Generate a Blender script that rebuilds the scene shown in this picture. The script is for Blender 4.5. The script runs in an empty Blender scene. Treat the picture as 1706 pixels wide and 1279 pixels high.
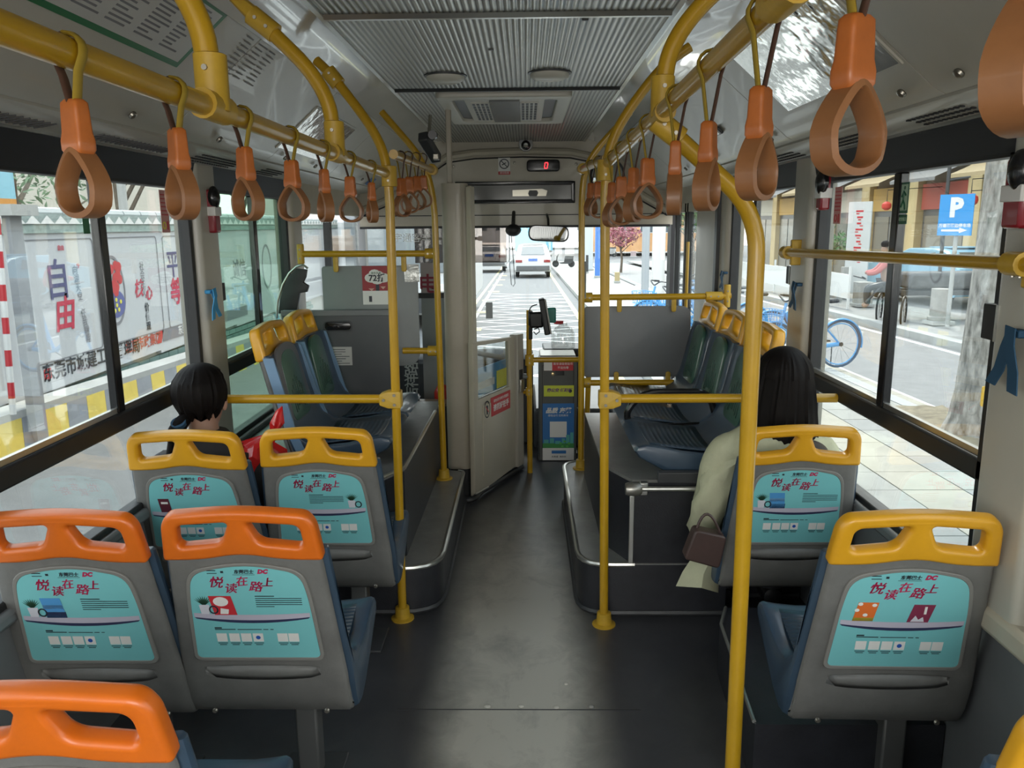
import bpy, bmesh, math, random
from mathutils import Vector, Matrix
random.seed(7)
C = bpy.context.scene.collection
PI = math.pi
# ---------------------------------------------------------------- camera
F, H, CX, CY, VP, ROLL = 1330.0, 1.52, 853.0, 639.5, (875.0, 375.0), math.radians(-0.5)
_vx, _vy = (VP[0]-CX)/F, (CY-VP[1])/F
_ux, _uy = _vx*math.cos(ROLL)-_vy*math.sin(ROLL), _vx*math.sin(ROLL)+_vy*math.cos(ROLL)
_p = math.atan(_uy); _a = math.atan(_ux*math.cos(_p))
RM = Matrix.Rotation(_a, 3, 'Z') @ Matrix.Rotation(PI/2-_p, 3, 'X') @ Matrix.Rotation(ROLL, 3, 'Z')
cam = bpy.data.cameras.new('camera'); cam.sensor_width = 36; cam.lens = F/1706*36
cam.clip_start = .02; cam.clip_end = 2000
co = bpy.data.objects.new('camera', cam); C.objects.link(co); co.matrix_world = Matrix.Translation((0, 0, H)) @ RM.to_4x4()
bpy.context.scene.camera = co
def ray(u, v): return RM @ Vector(((u-CX)/F, (CY-v)/F, -1))
O = Vector((0, 0, H))
def aX(u, v, x): d = ray(u, v); return O+d*(x/d.x)
def aY(u, v, y): d = ray(u, v); return O+d*(y/d.y)
def aZ(u, v, z): d = ray(u, v); return O+d*((z-H)/d.z)
def aG(u, v, off=-.42, s=-.014): d = ray(u, v); return O+d*((off-H)/(d.z-s*d.y))
# ---------------------------------------------------------------- light
sc = bpy.context.scene
sc.view_settings.view_transform = 'Standard'; sc.view_settings.look = 'None'; sc.view_settings.gamma = 1
sc.view_settings.exposure = 1.05; sc.view_settings.use_curve_mapping = False
w = bpy.data.worlds.new('sky'); sc.world = w; w.use_nodes = True
nt = w.node_tree; bg = nt.nodes['Background']; bg.inputs[1].default_value = 2.0
tc = nt.nodes.new('ShaderNodeTexCoord'); sx = nt.nodes.new('ShaderNodeSeparateXYZ'); cr = nt.nodes.new('ShaderNodeValToRGB')
nt.links.new(tc.outputs['Generated'], sx.inputs[0]); nt.links.new(sx.outputs['Z'], cr.inputs[0]); nt.links.new(cr.outputs[0], bg.inputs[0])
cr.color_ramp.elements[0].position = 0; cr.color_ramp.elements[0].color = (.88, .86, .82, 1)
cr.color_ramp.elements[1].position = .9; cr.color_ramp.elements[1].color = (.66, .77, .90, 1)
sun = bpy.data.lights.new('sun', 'SUN'); sun.energy = 2.2; sun.angle = math.radians(12); sun.color = (1, .95, .86)
so = bpy.data.objects.new('sun', sun); C.objects.link(so); so.rotation_euler = (math.radians(38), math.radians(14), math.radians(150))
al = bpy.data.lights.new('rear_window_fill', 'AREA'); al.shape = 'RECTANGLE'; al.size = 1.9; al.size_y = .9; al.energy = 16; al.color = (1, .96, .9)  # added fill lamp at the unseen rear window, brightens the seat backs
ao = bpy.data.objects.new('rear_window_fill', al); C.objects.link(ao); ao.location = (-.08, -1.22, 1.45); ao.rotation_euler = (math.radians(78), 0, 0)
cy = sc.cycles
cy.diffuse_bounces = 5; cy.glossy_bounces = 3; cy.transmission_bounces = 4; cy.transparent_max_bounces = 16; cy.max_bounces = 8
cy.use_denoising = True; cy.caustics_reflective = False; cy.caustics_refractive = False
# ---------------------------------------------------------------- materials
MATS = {}
def mat(name, col, rough=.5, metal=0., var=0., vscale=8., bump=0., bscale=60., spec=.5, coat=0., emit=None, estr=0., tcs='Object', stretch=None, col2=None):
    if name in MATS: return MATS[name]
    m = bpy.data.materials.new(name); m.use_nodes = True; MATS[name] = m
    n = m.node_tree.nodes; l = m.node_tree.links; b = n['Principled BSDF']
    b.inputs['Roughness'].default_value = rough; b.inputs['Metallic'].default_value = metal
    b.inputs['Specular IOR Level'].default_value = spec; b.inputs['Coat Weight'].default_value = coat
    b.inputs['Base Color'].default_value = (*col, 1)
    t = None
    if var or bump:
        t = n.new('ShaderNodeTexCoord'); src = t.outputs[tcs]
        if stretch:
            mp = n.new('ShaderNodeMapping'); mp.inputs['Scale'].default_value = stretch; l.new(src, mp.inputs[0]); src = mp.outputs[0]
    if var:
        no = n.new('ShaderNodeTexNoise'); no.inputs['Scale'].default_value = vscale; no.inputs['Detail'].default_value = 6
        no.inputs['Roughness'].default_value = .65
        l.new(src, no.inputs['Vector']); r = n.new('ShaderNodeValToRGB')
        r.color_ramp.elements[0].position = .3; r.color_ramp.elements[1].position = .7
        c2 = col2 or tuple(min(1, c*(1+var)) for c in col)
        r.color_ramp.elements[0].color = (*[c*(1-var) for c in col], 1); r.color_ramp.elements[1].color = (*c2, 1)
        l.new(no.outputs[0], r.inputs[0]); l.new(r.outputs[0], b.inputs['Base Color'])
    if bump:
        nb = n.new('ShaderNodeTexNoise'); nb.inputs['Scale'].default_value = bscale; nb.inputs['Detail'].default_value = 4
        l.new(src, nb.inputs['Vector']); bp = n.new('ShaderNodeBump'); bp.inputs['Strength'].default_value = bump; bp.inputs['Distance'].default_value = .01
        l.new(nb.outputs[0], bp.inputs['Height']); l.new(bp.outputs[0], b.inputs['Normal'])
    if emit: b.inputs['Emission Color'].default_value = (*emit, 1); b.inputs['Emission Strength'].default_value = estr
    return m
def wave_bump(m, axis, scale, strength, dist=.004, colmix=None):
    n = m.node_tree.nodes; l = m.node_tree.links; b = n['Principled BSDF']
    t = n.new('ShaderNodeTexCoord'); wv = n.new('ShaderNodeTexWave'); wv.bands_direction = axis; wv.inputs['Scale'].default_value = scale
    l.new(t.outputs['Object'], wv.inputs[0]); bp = n.new('ShaderNodeBump'); bp.inputs['Strength'].default_value = strength; bp.inputs['Distance'].default_value = dist
    l.new(wv.outputs['Fac'], bp.inputs['Height']); l.new(bp.outputs[0], b.inputs['Normal'])
    if colmix:
        r = n.new('ShaderNodeValToRGB'); r.color_ramp.elements[0].color = (*colmix[0], 1); r.color_ramp.elements[1].color = (*colmix[1], 1)
        r.color_ramp.elements[0].position = .12; r.color_ramp.elements[1].position = .4
        l.new(wv.outputs['Fac'], r.inputs[0]); l.new(r.outputs[0], b.inputs['Base Color'])
    return m
def glass(name, tint=(.93, .96, .95), refl=.07):
    m = bpy.data.materials.new(name); m.use_nodes = True; MATS[name] = m
    n = m.node_tree.nodes; l = m.node_tree.links; n.clear()
    o = n.new('ShaderNodeOutputMaterial'); mx = n.new('ShaderNodeMixShader'); tr = n.new('ShaderNodeBsdfTransparent'); g = n.new('ShaderNodeBsdfGlossy')
    lw = n.new('ShaderNodeLayerWeight'); lw.inputs[0].default_value = .25; ma = n.new('ShaderNodeMath'); ma.operation = 'MULTIPLY_ADD'
    ma.inputs[1].default_value = .20; ma.inputs[2].default_value = refl; l.new(lw.outputs['Fresnel'], ma.inputs[0])
    tr.inputs[0].default_value = (*tint, 1); g.inputs['Roughness'].default_value = .01
    l.new(ma.outputs[0], mx.inputs[0]); l.new(tr.outputs[0], mx.inputs[1]); l.new(g.outputs[0], mx.inputs[2]); l.new(mx.outputs[0], o.inputs[0])
    return m
YEL = mat('yellow_tube', (.50, .285, .012), .30, var=.12, vscale=5, coat=.2)
YELC = mat('yellow_clamp', (.54, .33, .03), .42, var=.1, vscale=30)
YELS = mat('yellow_seat_plastic', (.68, .335, .015), .36, var=.06, vscale=12, coat=.15)
ORS = mat('orange_seat_plastic', (.68, .145, .010), .36, var=.07, vscale=12, coat=.15)
SHELL = mat('grey_shell_plastic', (.165, .163, .155), .48, var=.16, vscale=9, bump=.05, bscale=220)
NAVY = mat('navy_seat_plastic', (.038, .068, .108), .33, var=.12, vscale=10, coat=.2)
CUSH = wave_bump(mat('navy_ribbed_plastic', (.032, .058, .092), .3, coat=.25), 'Y', 18, .5)
LBLUE = mat('light_blue_plastic', (.19, .31, .46), .4, var=.08)
GRN = mat('green_inset_plastic', (.06, .145, .105), .35, var=.15, vscale=7, coat=.2)
TURQ = mat('turquoise_print', (.20, .56, .58), .35, var=.03, vscale=3, coat=.3)
CREAM = mat('cream_panel', (.50, .455, .36), .42, var=.07, vscale=3, coat=.1)
PANEL = mat('grey_white_panel', (.47, .45, .385), .38, var=.06, vscale=2.5, coat=.15)
COVE = mat('glossy_cove', (.48, .47, .43), .2, var=.05, vscale=2, coat=.5, bump=.12, bscale=2.5)
RIB = wave_bump(mat('ribbed_aluminium', (.30, .30, .28), .33, metal=.65), 'X', 15.5, .75, .004, ((.13, .13, .12), (.40, .40, .37)))
ALU = mat('aluminium_trim', (.55, .55, .52), .3, metal=.9, var=.08)
DKG = mat('dark_grey_plastic', (.045, .047, .05), .42, var=.15, vscale=10)
BLK = mat('black_rubber', (.014, .014, .015), .5, var=.2, vscale=14)
BLKG = mat('black_gloss', (.012, .012, .013), .18)
BAND = mat('black_window_band', (.012, .012, .014), .5, spec=.3)
VINYL = mat('black_vinyl_box', (.022, .023, .028), .38, var=.25, vscale=14, bump=.08, bscale=180)
TREAD = mat('dark_tread_plate', (.19, .19, .18), .28, spec=.8, var=.3, vscale=6, bump=.15, bscale=240)
GPAN = mat('mid_grey_partition', (.16, .165, .17), .4, var=.1, vscale=3)
DPAN = mat('dark_grey_partition', (.075, .08, .085), .38, var=.12, vscale=3)
LGP = mat('light_grey_partition', (.22, .235, .235), .42, var=.08, vscale=3)
STRAPY = mat('yellow_webbing', (.36, .24, .02), .65)
STRAPD = mat('brown_webbing', (.09, .045, .03), .7)
SLEEVE = mat('orange_grip_plastic', (.42, .115, .02), .42, var=.12, vscale=30, coat=.15)
RING = mat('tan_ring_plastic', (.25, .105, .038), .45, var=.1, vscale=30, coat=.1)
RED = mat('red_print', (.55, .03, .04), .45); CRIM = mat('crimson_print', (.48, .02, .09), .5)
WHT = mat('white_print', (.78, .77, .74), .5); INK = mat('black_print', (.02, .025, .035), .5)
MAR = mat('maroon_plastic', (.25, .01, .02), .3, coat=.3)
GOLD = mat('screw_metal', (.3, .28, .24), .35, metal=.9)
GLS = glass('clear_window_glass'); GLG = glass('green_tint_glass', (.62, .76, .68), .09); GLW = glass('windscreen_glass', (.95, .98, .97), .03)
GLD = glass('smoked_display_glass', (.30, .31, .28), .25)
# floor
fl = mat('grey_vinyl_floor', (.05, .05, .052), .42, spec=1.0); n = fl.node_tree.nodes; l = fl.node_tree.links; b = n['Principled BSDF']
t = n.new('ShaderNodeTexCoord'); mp = n.new('ShaderNodeMapping'); mp.inputs['Scale'].default_value = (1, .8, 1); l.new(t.outputs['Object'], mp.inputs[0])
n1 = n.new('ShaderNodeTexNoise'); n1.inputs['Scale'].default_value = 9; n1.inputs['Detail'].default_value = 9; n1.inputs['Roughness'].default_value = .7; n1.inputs['Distortion'].default_value = .6
l.new(mp.outputs[0], n1.inputs['Vector']); r1 = n.new('ShaderNodeValToRGB'); r1.color_ramp.elements[0].position = .35; r1.color_ramp.elements[1].position = .68
r1.color_ramp.elements[0].color = (.034, .035, .040, 1); r1.color_ramp.elements[1].color = (.055, .055, .060, 1); l.new(n1.outputs[0], r1.inputs[0])
# floor glare painted in as a paler, partly worn strip down the aisle
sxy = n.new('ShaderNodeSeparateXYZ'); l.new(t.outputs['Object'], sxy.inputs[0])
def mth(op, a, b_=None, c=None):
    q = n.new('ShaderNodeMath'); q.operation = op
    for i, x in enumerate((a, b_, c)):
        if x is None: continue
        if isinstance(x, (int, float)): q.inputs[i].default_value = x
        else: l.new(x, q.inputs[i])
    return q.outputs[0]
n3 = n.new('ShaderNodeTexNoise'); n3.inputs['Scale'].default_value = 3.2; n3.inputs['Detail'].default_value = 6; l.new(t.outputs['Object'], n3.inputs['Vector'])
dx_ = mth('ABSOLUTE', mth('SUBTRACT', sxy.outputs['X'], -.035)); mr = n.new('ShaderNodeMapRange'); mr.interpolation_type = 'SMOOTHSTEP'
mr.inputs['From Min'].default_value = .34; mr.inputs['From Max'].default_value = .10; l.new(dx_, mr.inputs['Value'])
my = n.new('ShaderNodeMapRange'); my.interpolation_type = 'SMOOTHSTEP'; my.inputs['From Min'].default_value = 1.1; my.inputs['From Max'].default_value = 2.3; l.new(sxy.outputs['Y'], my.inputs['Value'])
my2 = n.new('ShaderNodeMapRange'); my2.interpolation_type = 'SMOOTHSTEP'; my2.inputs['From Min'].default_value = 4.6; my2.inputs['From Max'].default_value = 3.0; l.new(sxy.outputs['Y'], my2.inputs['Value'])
glare_wear = mth('MULTIPLY', mth('MULTIPLY', mr.outputs[0], mth('MULTIPLY', my.outputs[0], my2.outputs[0])), mth('MULTIPLY', mth('MULTIPLY_ADD', n3.outputs[0], 1.1, .42), mth('MULTIPLY_ADD', n1.outputs[0], 1.5, .30)))
mxc = n.new('ShaderNodeMix'); mxc.data_type = 'RGBA'; l.new(glare_wear, mxc.inputs['Factor']); l.new(r1.outputs[0], mxc.inputs['A']); mxc.inputs['B'].default_value = (.50, .48, .42, 1)
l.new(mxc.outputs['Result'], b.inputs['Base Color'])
r2 = n.new('ShaderNodeValToRGB'); r2.color_ramp.elements[0].color = (.34, .34, .34, 1); r2.color_ramp.elements[1].color = (.42, .42, .42, 1); l.new(n1.outputs[0], r2.inputs[0]); l.new(r2.outputs[0], b.inputs['Roughness'])
n2 = n.new('ShaderNodeTexNoise'); n2.inputs['Scale'].default_value = 450; l.new(t.outputs['Object'], n2.inputs['Vector'])
bp = n.new('ShaderNodeBump'); bp.inputs['Strength'].default_value = .06; bp.inputs['Distance'].default_value = .002; l.new(n2.outputs[0], bp.inputs['Height']); l.new(bp.outputs[0], b.inputs['Normal'])
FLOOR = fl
# ---------------------------------------------------------------- geometry helpers
class MB:
    def __init__(s): s.v = []; s.f = []
    def add(s, vs, fs):
        o = len(s.v); s.v += [tuple(v) for v in vs]; s.f += [tuple(i+o for i in f) for f in fs]; return s
    def box(s, c, d, rot=None):
        hx, hy, hz = d[0]/2, d[1]/2, d[2]/2
        vs = [Vector((x*hx, y*hy, z*hz)) for z in (-1, 1) for y in (-1, 1) for x in (-1, 1)]
        if rot is not None: vs = [rot @ v for v in vs]
        c = Vector(c)
        return s.add([v+c for v in vs], [(0, 2, 3, 1), (4, 5, 7, 6), (0, 1, 5, 4), (2, 6, 7, 3), (0, 4, 6, 2), (1, 3, 7, 5)])
    def b2(s, p, q):
        return s.box([(p[i]+q[i])/2 for i in range(3)], [abs(q[i]-p[i]) for i in range(3)])
    def tube(s, pts, r, n=12, cap=True, flat=1.0, up=None):
        pts = [Vector(p) for p in pts]; k = len(pts); rr = r if isinstance(r, (list, tuple)) else [r]*k
        T = []
        for i in range(k):
            a = pts[max(0, i-1)]; b_ = pts[min(k-1, i+1)]; T.append((b_-a).normalized())
        u = Vector(up) if up else (Vector((0, 0, 1)) if abs(T[0].z) < .9 else Vector((1, 0, 0)))
        vs = []
        for i in range(k):
            x = T[i].cross(u)
            if x.length < 1e-4: x = T[i].orthogonal()
            x.normalize(); y = x.cross(T[i]).normalized()
            if not up: u = y
            for j in range(n):
                a = 2*PI*j/n; vs.append(pts[i]+x*math.cos(a)*rr[i]+y*math.sin(a)*rr[i]*flat)
        fs = [(i*n+j, i*n+(j+1) % n, (i+1)*n+(j+1) % n, (i+1)*n+j) for i in range(k-1) for j in range(n)]
        if cap: fs += [tuple(reversed(range(n))), tuple(range((k-1)*n, k*n))]
        return s.add(vs, fs)
    def loft(s, rows, cap=True, closed=True):
        n = len(rows[0]); vs = [p for r in rows for p in r]; m = n if closed else n-1
        fs = [(i*n+j, i*n+(j+1) % n, (i+1)*n+(j+1) % n, (i+1)*n+j) for i in range(len(rows)-1) for j in range(m)]
        if cap and closed: fs += [tuple(reversed(range(n))), tuple(range((len(rows)-1)*n, len(rows)*n))]
        return s.add(vs, fs)
    def lathe(s, prof, c=(0, 0, 0), axis='Z', n=20, sx=1, sy=1):
        rows = []
        for r_, h in prof:
            row = []
            for j in range(n):
                a = 2*PI*j/n; x, y = r_*math.cos(a)*sx, r_*math.sin(a)*sy
                q = {'Z': (x, y, h), 'Y': (x, h, y), 'X': (h, x, y)}[axis]; row.append(Vector(q)+Vector(c))
            rows.append(row)
        return s.loft(rows)
    def prism(s, poly, z0, z1, M=None):
        n = len(poly); vs = [Vector((p[0], p[1], z0)) for p in poly]+[Vector((p[0], p[1], z1)) for p in poly]
        if M is not None: vs = [M @ v for v in vs]
        return s.add(vs, [tuple(reversed(range(n))), tuple(range(n, 2*n))]+[(i, (i+1) % n, n+(i+1) % n, n+i) for i in range(n)])
    def ball(s, c, r, n=12, m=8):
        r = (r, r, r) if not isinstance(r, (tuple, list)) else r
        return s.loft([[Vector((c[0]+r[0]*math.sin(PI*(i+.02)/(m+.04))*math.cos(2*PI*j/n), c[1]+r[1]*math.sin(PI*(i+.02)/(m+.04))*math.sin(2*PI*j/n), c[2]-r[2]*math.cos(PI*(i+.02)/(m+.04)))) for j in range(n)] for i in range(m+1)])
    def mesh(s, name='m'):
        me = bpy.data.meshes.new(name); me.from_pydata(s.v, [], s.f); me.validate(); 
        bm = bmesh.new(); bm.from_mesh(me); bmesh.ops.recalc_face_normals(bm, faces=bm.faces); bm.to_mesh(me); bm.free(); return me
    def build(s, name, m, parent=None, smooth=True, bevel=0., seg=2, M=None, ang=35):
        me = s.mesh(name); return link(name, me, m, parent, smooth, bevel, seg, M, ang)
def link(name, me, m, parent=None, smooth=True, bevel=0., seg=2, M=None, ang=35):
    if m is not None and len(me.materials) == 0: me.materials.append(m)
    if smooth:
        me.shade_smooth(); me.set_sharp_from_angle(angle=math.radians(ang))
    o = bpy.data.objects.new(name, me); C.objects.link(o)
    if parent: o.parent = parent
    if M is not None: o.matrix_local = M
    if bevel:
        bv = o.modifiers.new('bevel', 'BEVEL'); bv.width = bevel; bv.segments = seg; bv.limit_method = 'ANGLE'; bv.angle_limit = math.radians(40)
        if smooth: bv.harden_normals = False
    return o
def tag(o, label=None, cat=None, group=None, kind=None):
    if label: o['label'] = label
    if cat: o['category'] = cat
    if group: o['group'] = group
    if kind: o['kind'] = kind
    return o
def empty(name, loc=(0, 0, 0), rz=0, label=None, cat=None, group=None, kind=None):
    o = bpy.data.objects.new(name, None); o.empty_display_size = .1; C.objects.link(o); o.location = loc; o.rotation_euler = (0, 0, rz)
    return tag(o, label, cat, group, kind)
def kids(o): return [c for c in bpy.data.objects if c.parent == o]
def copy_tree(o, parent=None):
    c = o.copy(); C.objects.link(c); c.parent = parent
    for k in kids(o): copy_tree(k, c)
    return c
def rpoly(pts, rad, seg=5):
    """rounded polygon"""
    out = []; n = len(pts)
    for i in range(n):
        p = Vector(pts[i]); a = Vector(pts[i-1]); b_ = Vector(pts[(i+1) % n]); r = rad[i] if isinstance(rad, (list, tuple)) else rad
        if r <= 0: out.append(tuple(p)); continue
        ua = (a-p); ub = (b_-p); r_ = min(r, ua.length*.49, ub.length*.49); q0 = p+ua.normalized()*r_; q1 = p+ub.normalized()*r_
        for k in range(seg+1):
            t_ = k/seg; out.append(tuple(q0*(1-t_)**2+p*2*t_*(1-t_)+q1*t_**2))
    return out
def rrect(w_, h_, r, cx=0, cy=0): return [(x+cx, y+cy) for x, y in rpoly([(-w_/2, -h_/2), (w_/2, -h_/2), (w_/2, h_/2), (-w_/2, h_/2)], r)]
def frame(o, x, y):
    """4x4 matrix with origin o, x axis, y axis (made orthogonal)"""
    x = Vector(x).normalized(); y = Vector(y); y = (y-x*y.dot(x)).normalized(); z = x.cross(y)
    M = Matrix((x, y, z)).transposed().to_4x4(); M.translation = Vector(o); return M
def plate_mesh(outer, holes=(), depth=.01, bevel=0., res=2):
    cu = bpy.data.curves.new('t', 'CURVE'); cu.dimensions = '2D'; cu.fill_mode = 'BOTH'; cu.extrude = max(depth/2-bevel, 0); cu.bevel_depth = bevel; cu.bevel_resolution = res; cu.offset = -bevel
    for poly in [outer]+list(holes):
        sp = cu.splines.new('POLY'); sp.points.add(len(poly)-1)
        for i, p in enumerate(poly): sp.points[i].co = (p[0], p[1], 0, 1)
        sp.use_cyclic_u = True
    ob = bpy.data.objects.new('t', cu); C.objects.link(ob); dg = bpy.context.evaluated_depsgraph_get(); dg.update()
    me = bpy.data.meshes.new_from_object(ob.evaluated_get(dg)); bpy.data.objects.remove(ob); bpy.data.curves.remove(cu)
    bm = bmesh.new(); bm.from_mesh(me); bmesh.ops.remove_doubles(bm, verts=bm.verts, dist=1e-5); bm.to_mesh(me); bm.free()
    me.materials.clear(); return me
_tc = {}
def text_mesh(s, size, align='CENTER', bold=0., shear=0., ext=.0004, spacing=1.):
    k = (s, size, align, bold, shear, ext, spacing)
    if k in _tc: return _tc[k]
    cu = bpy.data.curves.new('t', 'FONT'); cu.body = s; cu.size = size; cu.align_x = align; cu.align_y = 'CENTER'; cu.resolution_u = 2
    cu.extrude = ext; cu.offset = bold; cu.shear = shear; cu.space_character = spacing
    ob = bpy.data.objects.new('t', cu); C.objects.link(ob); dg = bpy.context.evaluated_depsgraph_get(); dg.update()
    me = bpy.data.meshes.new_from_object(ob.evaluated_get(dg)); bpy.data.objects.remove(ob); bpy.data.curves.remove(cu)
    me.materials.clear(); _tc[k] = me; return me
def text(s, size, m, parent, M, name='lettering', **kw):
    me = text_mesh(s, size, **kw)
    if len(me.materials) and me.materials[0] != m: me = me.copy(); me.materials.clear()
    if not len(me.materials): me.materials.append(m)
    o = bpy.data.objects.new(name, me); C.objects.link(o); o.parent = parent; o.matrix_local = M; return o
def T(x, y, z=0): return Matrix.Translation((x, y, z))
RZ = lambda a: Matrix.Rotation(a, 4, 'Z'); RX = lambda a: Matrix.Rotation(a, 4, 'X'); RY = lambda a: Matrix.Rotation(a, 4, 'Y')
def arc(p0, p1, p2, n=8):
    p0, p1, p2 = Vector(p0), Vector(p1), Vector(p2)
    return [p0*(1-t_)**2+p1*2*t_*(1-t_)+p2*t_**2 for t_ in [i/n for i in range(n+1)]]
def fillet(pts, r, n=6):
    pts = [Vector(p) for p in pts]; out = [pts[0]]
    for i in range(1, len(pts)-1):
        a, p, b_ = pts[i-1], pts[i], pts[i+1]; q0 = p+(a-p).normalized()*min(r, (a-p).length*.49); q1 = p+(b_-p).normalized()*min(r, (b_-p).length*.49)
        out += arc(q0, p, q1, n)
    return out+[pts[-1]]
XL, XR, YB, YF = -1.30, 1.13, -1.3, 6.50
# ================================================================ STRUCTURE
fo = MB(); fo.b2((XL, YB, -.04), (XR, YF, 0)); fo = fo.build('floor', FLOOR, smooth=False); tag(fo, 'dark grey worn vinyl bus floor with aisle glare painted in', None, kind='structure')
# raised seam blisters and joint strip on the floor
for (u, v, r) in ((812, 1176, .013), (868, 1176, .011), (927, 1178, .012), (985, 1177, .010), (943, 1139, .009)):
    p = aZ(u, v, 0); MB().ball((p.x, p.y, -.001), (r, r*.8, .006)).build('floor_blister', FLOOR, fo)
p = aZ(890, 1182, 0); MB().b2((-.42, p.y-.002, 0), (.36, p.y+.002, .0012)).build('floor_joint', DKG, fo)
# side walls below the windows
def wall(name, x, sgn):
    e = empty(name, (0, 0, 0), kind='structure'); e['label'] = 'grey lower side wall panel under the windows'
    zlow = .62
    MB().b2((x, YB, -.04), (x+sgn*.06, 4.45, zlow-.035)).build('wall_panel', GPAN, e)
    MB().b2((x, 4.45, -.04), (x+sgn*.06, (YF if sgn < 0 else 5.25), .80)).build('wall_panel', LGP, e)
    b_ = MB().b2((x-sgn*.03, YB, zlow-.06), (x+sgn*.06, 4.45, zlow-.02)).build('sill_ledge', GPAN, e, bevel=.012)
    return e
wall('wall_left', XL, -1); wall('wall_right', XR, 1)
rear = empty('wall_rear', kind='structure')
MB().b2((XL-.06, YB-.05, -.04), (XR+.06, YB, .8)).build('wall_panel', PANEL, rear); MB().b2((XL-.06, YB-.05, 1.9), (XR+.06, YB, 2.2)).build('wall_panel', PANEL, rear)
MB().b2((XL-.06, YB-.05, .8), (XL+.15, YB, 1.9)).build('corner_post', PANEL, rear); MB().b2((XR-.15, YB-.05, .8), (XR+.06, YB, 1.9)).build('corner_post', PANEL, rear)
MB().b2((XL+.15, YB-.03, .8), (XR-.15, YB-.022, 1.9)).build('pane', GLS, rear)
# windows: each a frame with panes, sliding mullion, middle rail
def side_window(name, x, sgn, y0, y1, ydiv, g, light_sill=True):
    e = empty(name, kind='structure')
    zt, zr0, zr1, zb = 1.665, .885, .945, .60
    t0, t1 = x-sgn*.012, x+sgn*.035
    MB().b2((t0, y0, zr0), (t1, y1, zr1)).build('middle_rail', BLK, e, bevel=.008)
    MB().b2((x-sgn*.002, y0, zr1), (x+sgn*.012, y1, zr1+.016)).build('track_lip', ALU, e)
    MB().b2((t0, y0, zb-.02), (t1, y1, zb+.02)).build('frame', BLK, e, bevel=.006)
    for yy in (y0, y1-.028): MB().b2((t0, yy, zb), (t1, yy+.028, zt+.02)).build('frame', BLK, e, bevel=.004)
    MB().b2((t0, y0, zt), (t1, y1, zt+.03)).build('frame', BLK, e, bevel=.004)
    MB().b2((x-sgn*.008, ydiv-.022, zr1), (x+sgn*.02, ydiv+.022, zt)).build('mullion', BLKG, e, bevel=.004)
    MB().b2((x+sgn*.004, y0+.02, zr1+.01), (x+sgn*.008, ydiv, zt)).build('pane', g, e)
    MB().b2((x+sgn*.016, ydiv, zr1+.01), (x+sgn*.020, y1-.02, zt)).build('pane', g, e)
    MB().b2((x+sgn*.010, y0+.02, zb+.01), (x+sgn*.014, y1-.02, zr0)).build('pane', g, e)
    return e
side_window('window_1', XL, -1, 1.45, 3.13, 2.47, GLS)
side_window('window_2', XL, -1, 3.36, 4.40, 3.88, GLG)
side_window('window_3', XL, -1, YB+.1, 1.22, .1, GLS)
side_window('window_4', XR, 1, 1.90, 3.15, 2.50, GLS)
side_window('window_5', XR, 1, 3.38, 4.44, 4.02, GLS)
side_window('window_6', XR, 1, YB+.1, 1.66, .2, GLS)
# driver side front window
e = empty('window_7', kind='structure'); MB().b2((XL-.03, 4.66, .80), (XL-.02, YF-.1, 1.55)).build('pane', GLS, e)
MB().b2((XL-.035, 4.62, .78), (XL+.01, YF, .82)).build('frame', BLK, e); MB().b2((XL-.035, 5.35, .82), (XL+.01, 5.40, 1.55)).build('frame', BLK, e)
# pillars between windows
def pillar(x, sgn, y0, y1, m=PANEL, z0=-.0, name='pillar'):
    pts = rpoly([(x+sgn*.06, y0), (x+sgn*.06, y1), (x-sgn*.035, y1-.02), (x-sgn*.035, y0+.02)], [0, 0, .02, .02])
    return tag(MB().prism(pts, z0, 1.78).build(name, m), kind='structure')
pillar(XL, -1, 3.13, 3.36, name='wall_left_pillar'); pillar(XL, -1, 4.40, 4.62, CREAM, name='wall_left_pillar'); pillar(XL, -1, 1.22, 1.45, name='wall_left_pillar')
pillar(XR, 1, 3.15, 3.38, name='wall_right_pillar'); pillar(XR, 1, 1.66, 1.90, name='wall_right_pillar', z0=.62)
pillar(XR, 1, 4.44, 5.25, CREAM, name='wall_right_pillar')
tag(MB().b2((XR-.045, 1.60, .56), (XR+.05, 1.93, .625)).build('wall_right_ledge', CREAM, bevel=.015), kind='structure')
tag(MB().b2((XR-.055, 4.58, .85), (XR-.03, 4.64, 1.78)).build('wall_right_pillar_groove', DKG, bevel=.004), kind='structure')
# black band above the windows, with aluminium trim
for nm, x, s in (('trim_1', XL, -1), ('trim_2', XR, 1)):
    e = empty(nm, kind='structure'); y1 = 4.42
    MB().add([(x-s*.012, YB, 1.675), (x-s*.012, y1, 1.675), (x-s*.03, y1, 1.765), (x-s*.03, YB, 1.765), (x+s*.06, YB, 1.675), (x+s*.06, y1, 1.675), (x+s*.06, y1, 1.765), (x+s*.06, YB, 1.765)],
             [(0, 1, 2, 3), (4, 7, 6, 5), (0, 4, 5, 1), (3, 2, 6, 7), (0, 3, 7, 4), (1, 5, 6, 2)]).build('shade_box', BAND, e)
    MB().b2((x-s*.036, YB, 1.765), (x-s*.02, y1, 1.777)).build('trim_strip', ALU, e)
    MB().b2((x-s*.01, 4.42, 1.60), (x+s*.06, YF, 1.78)).build('header_panel', CREAM, e)
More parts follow.
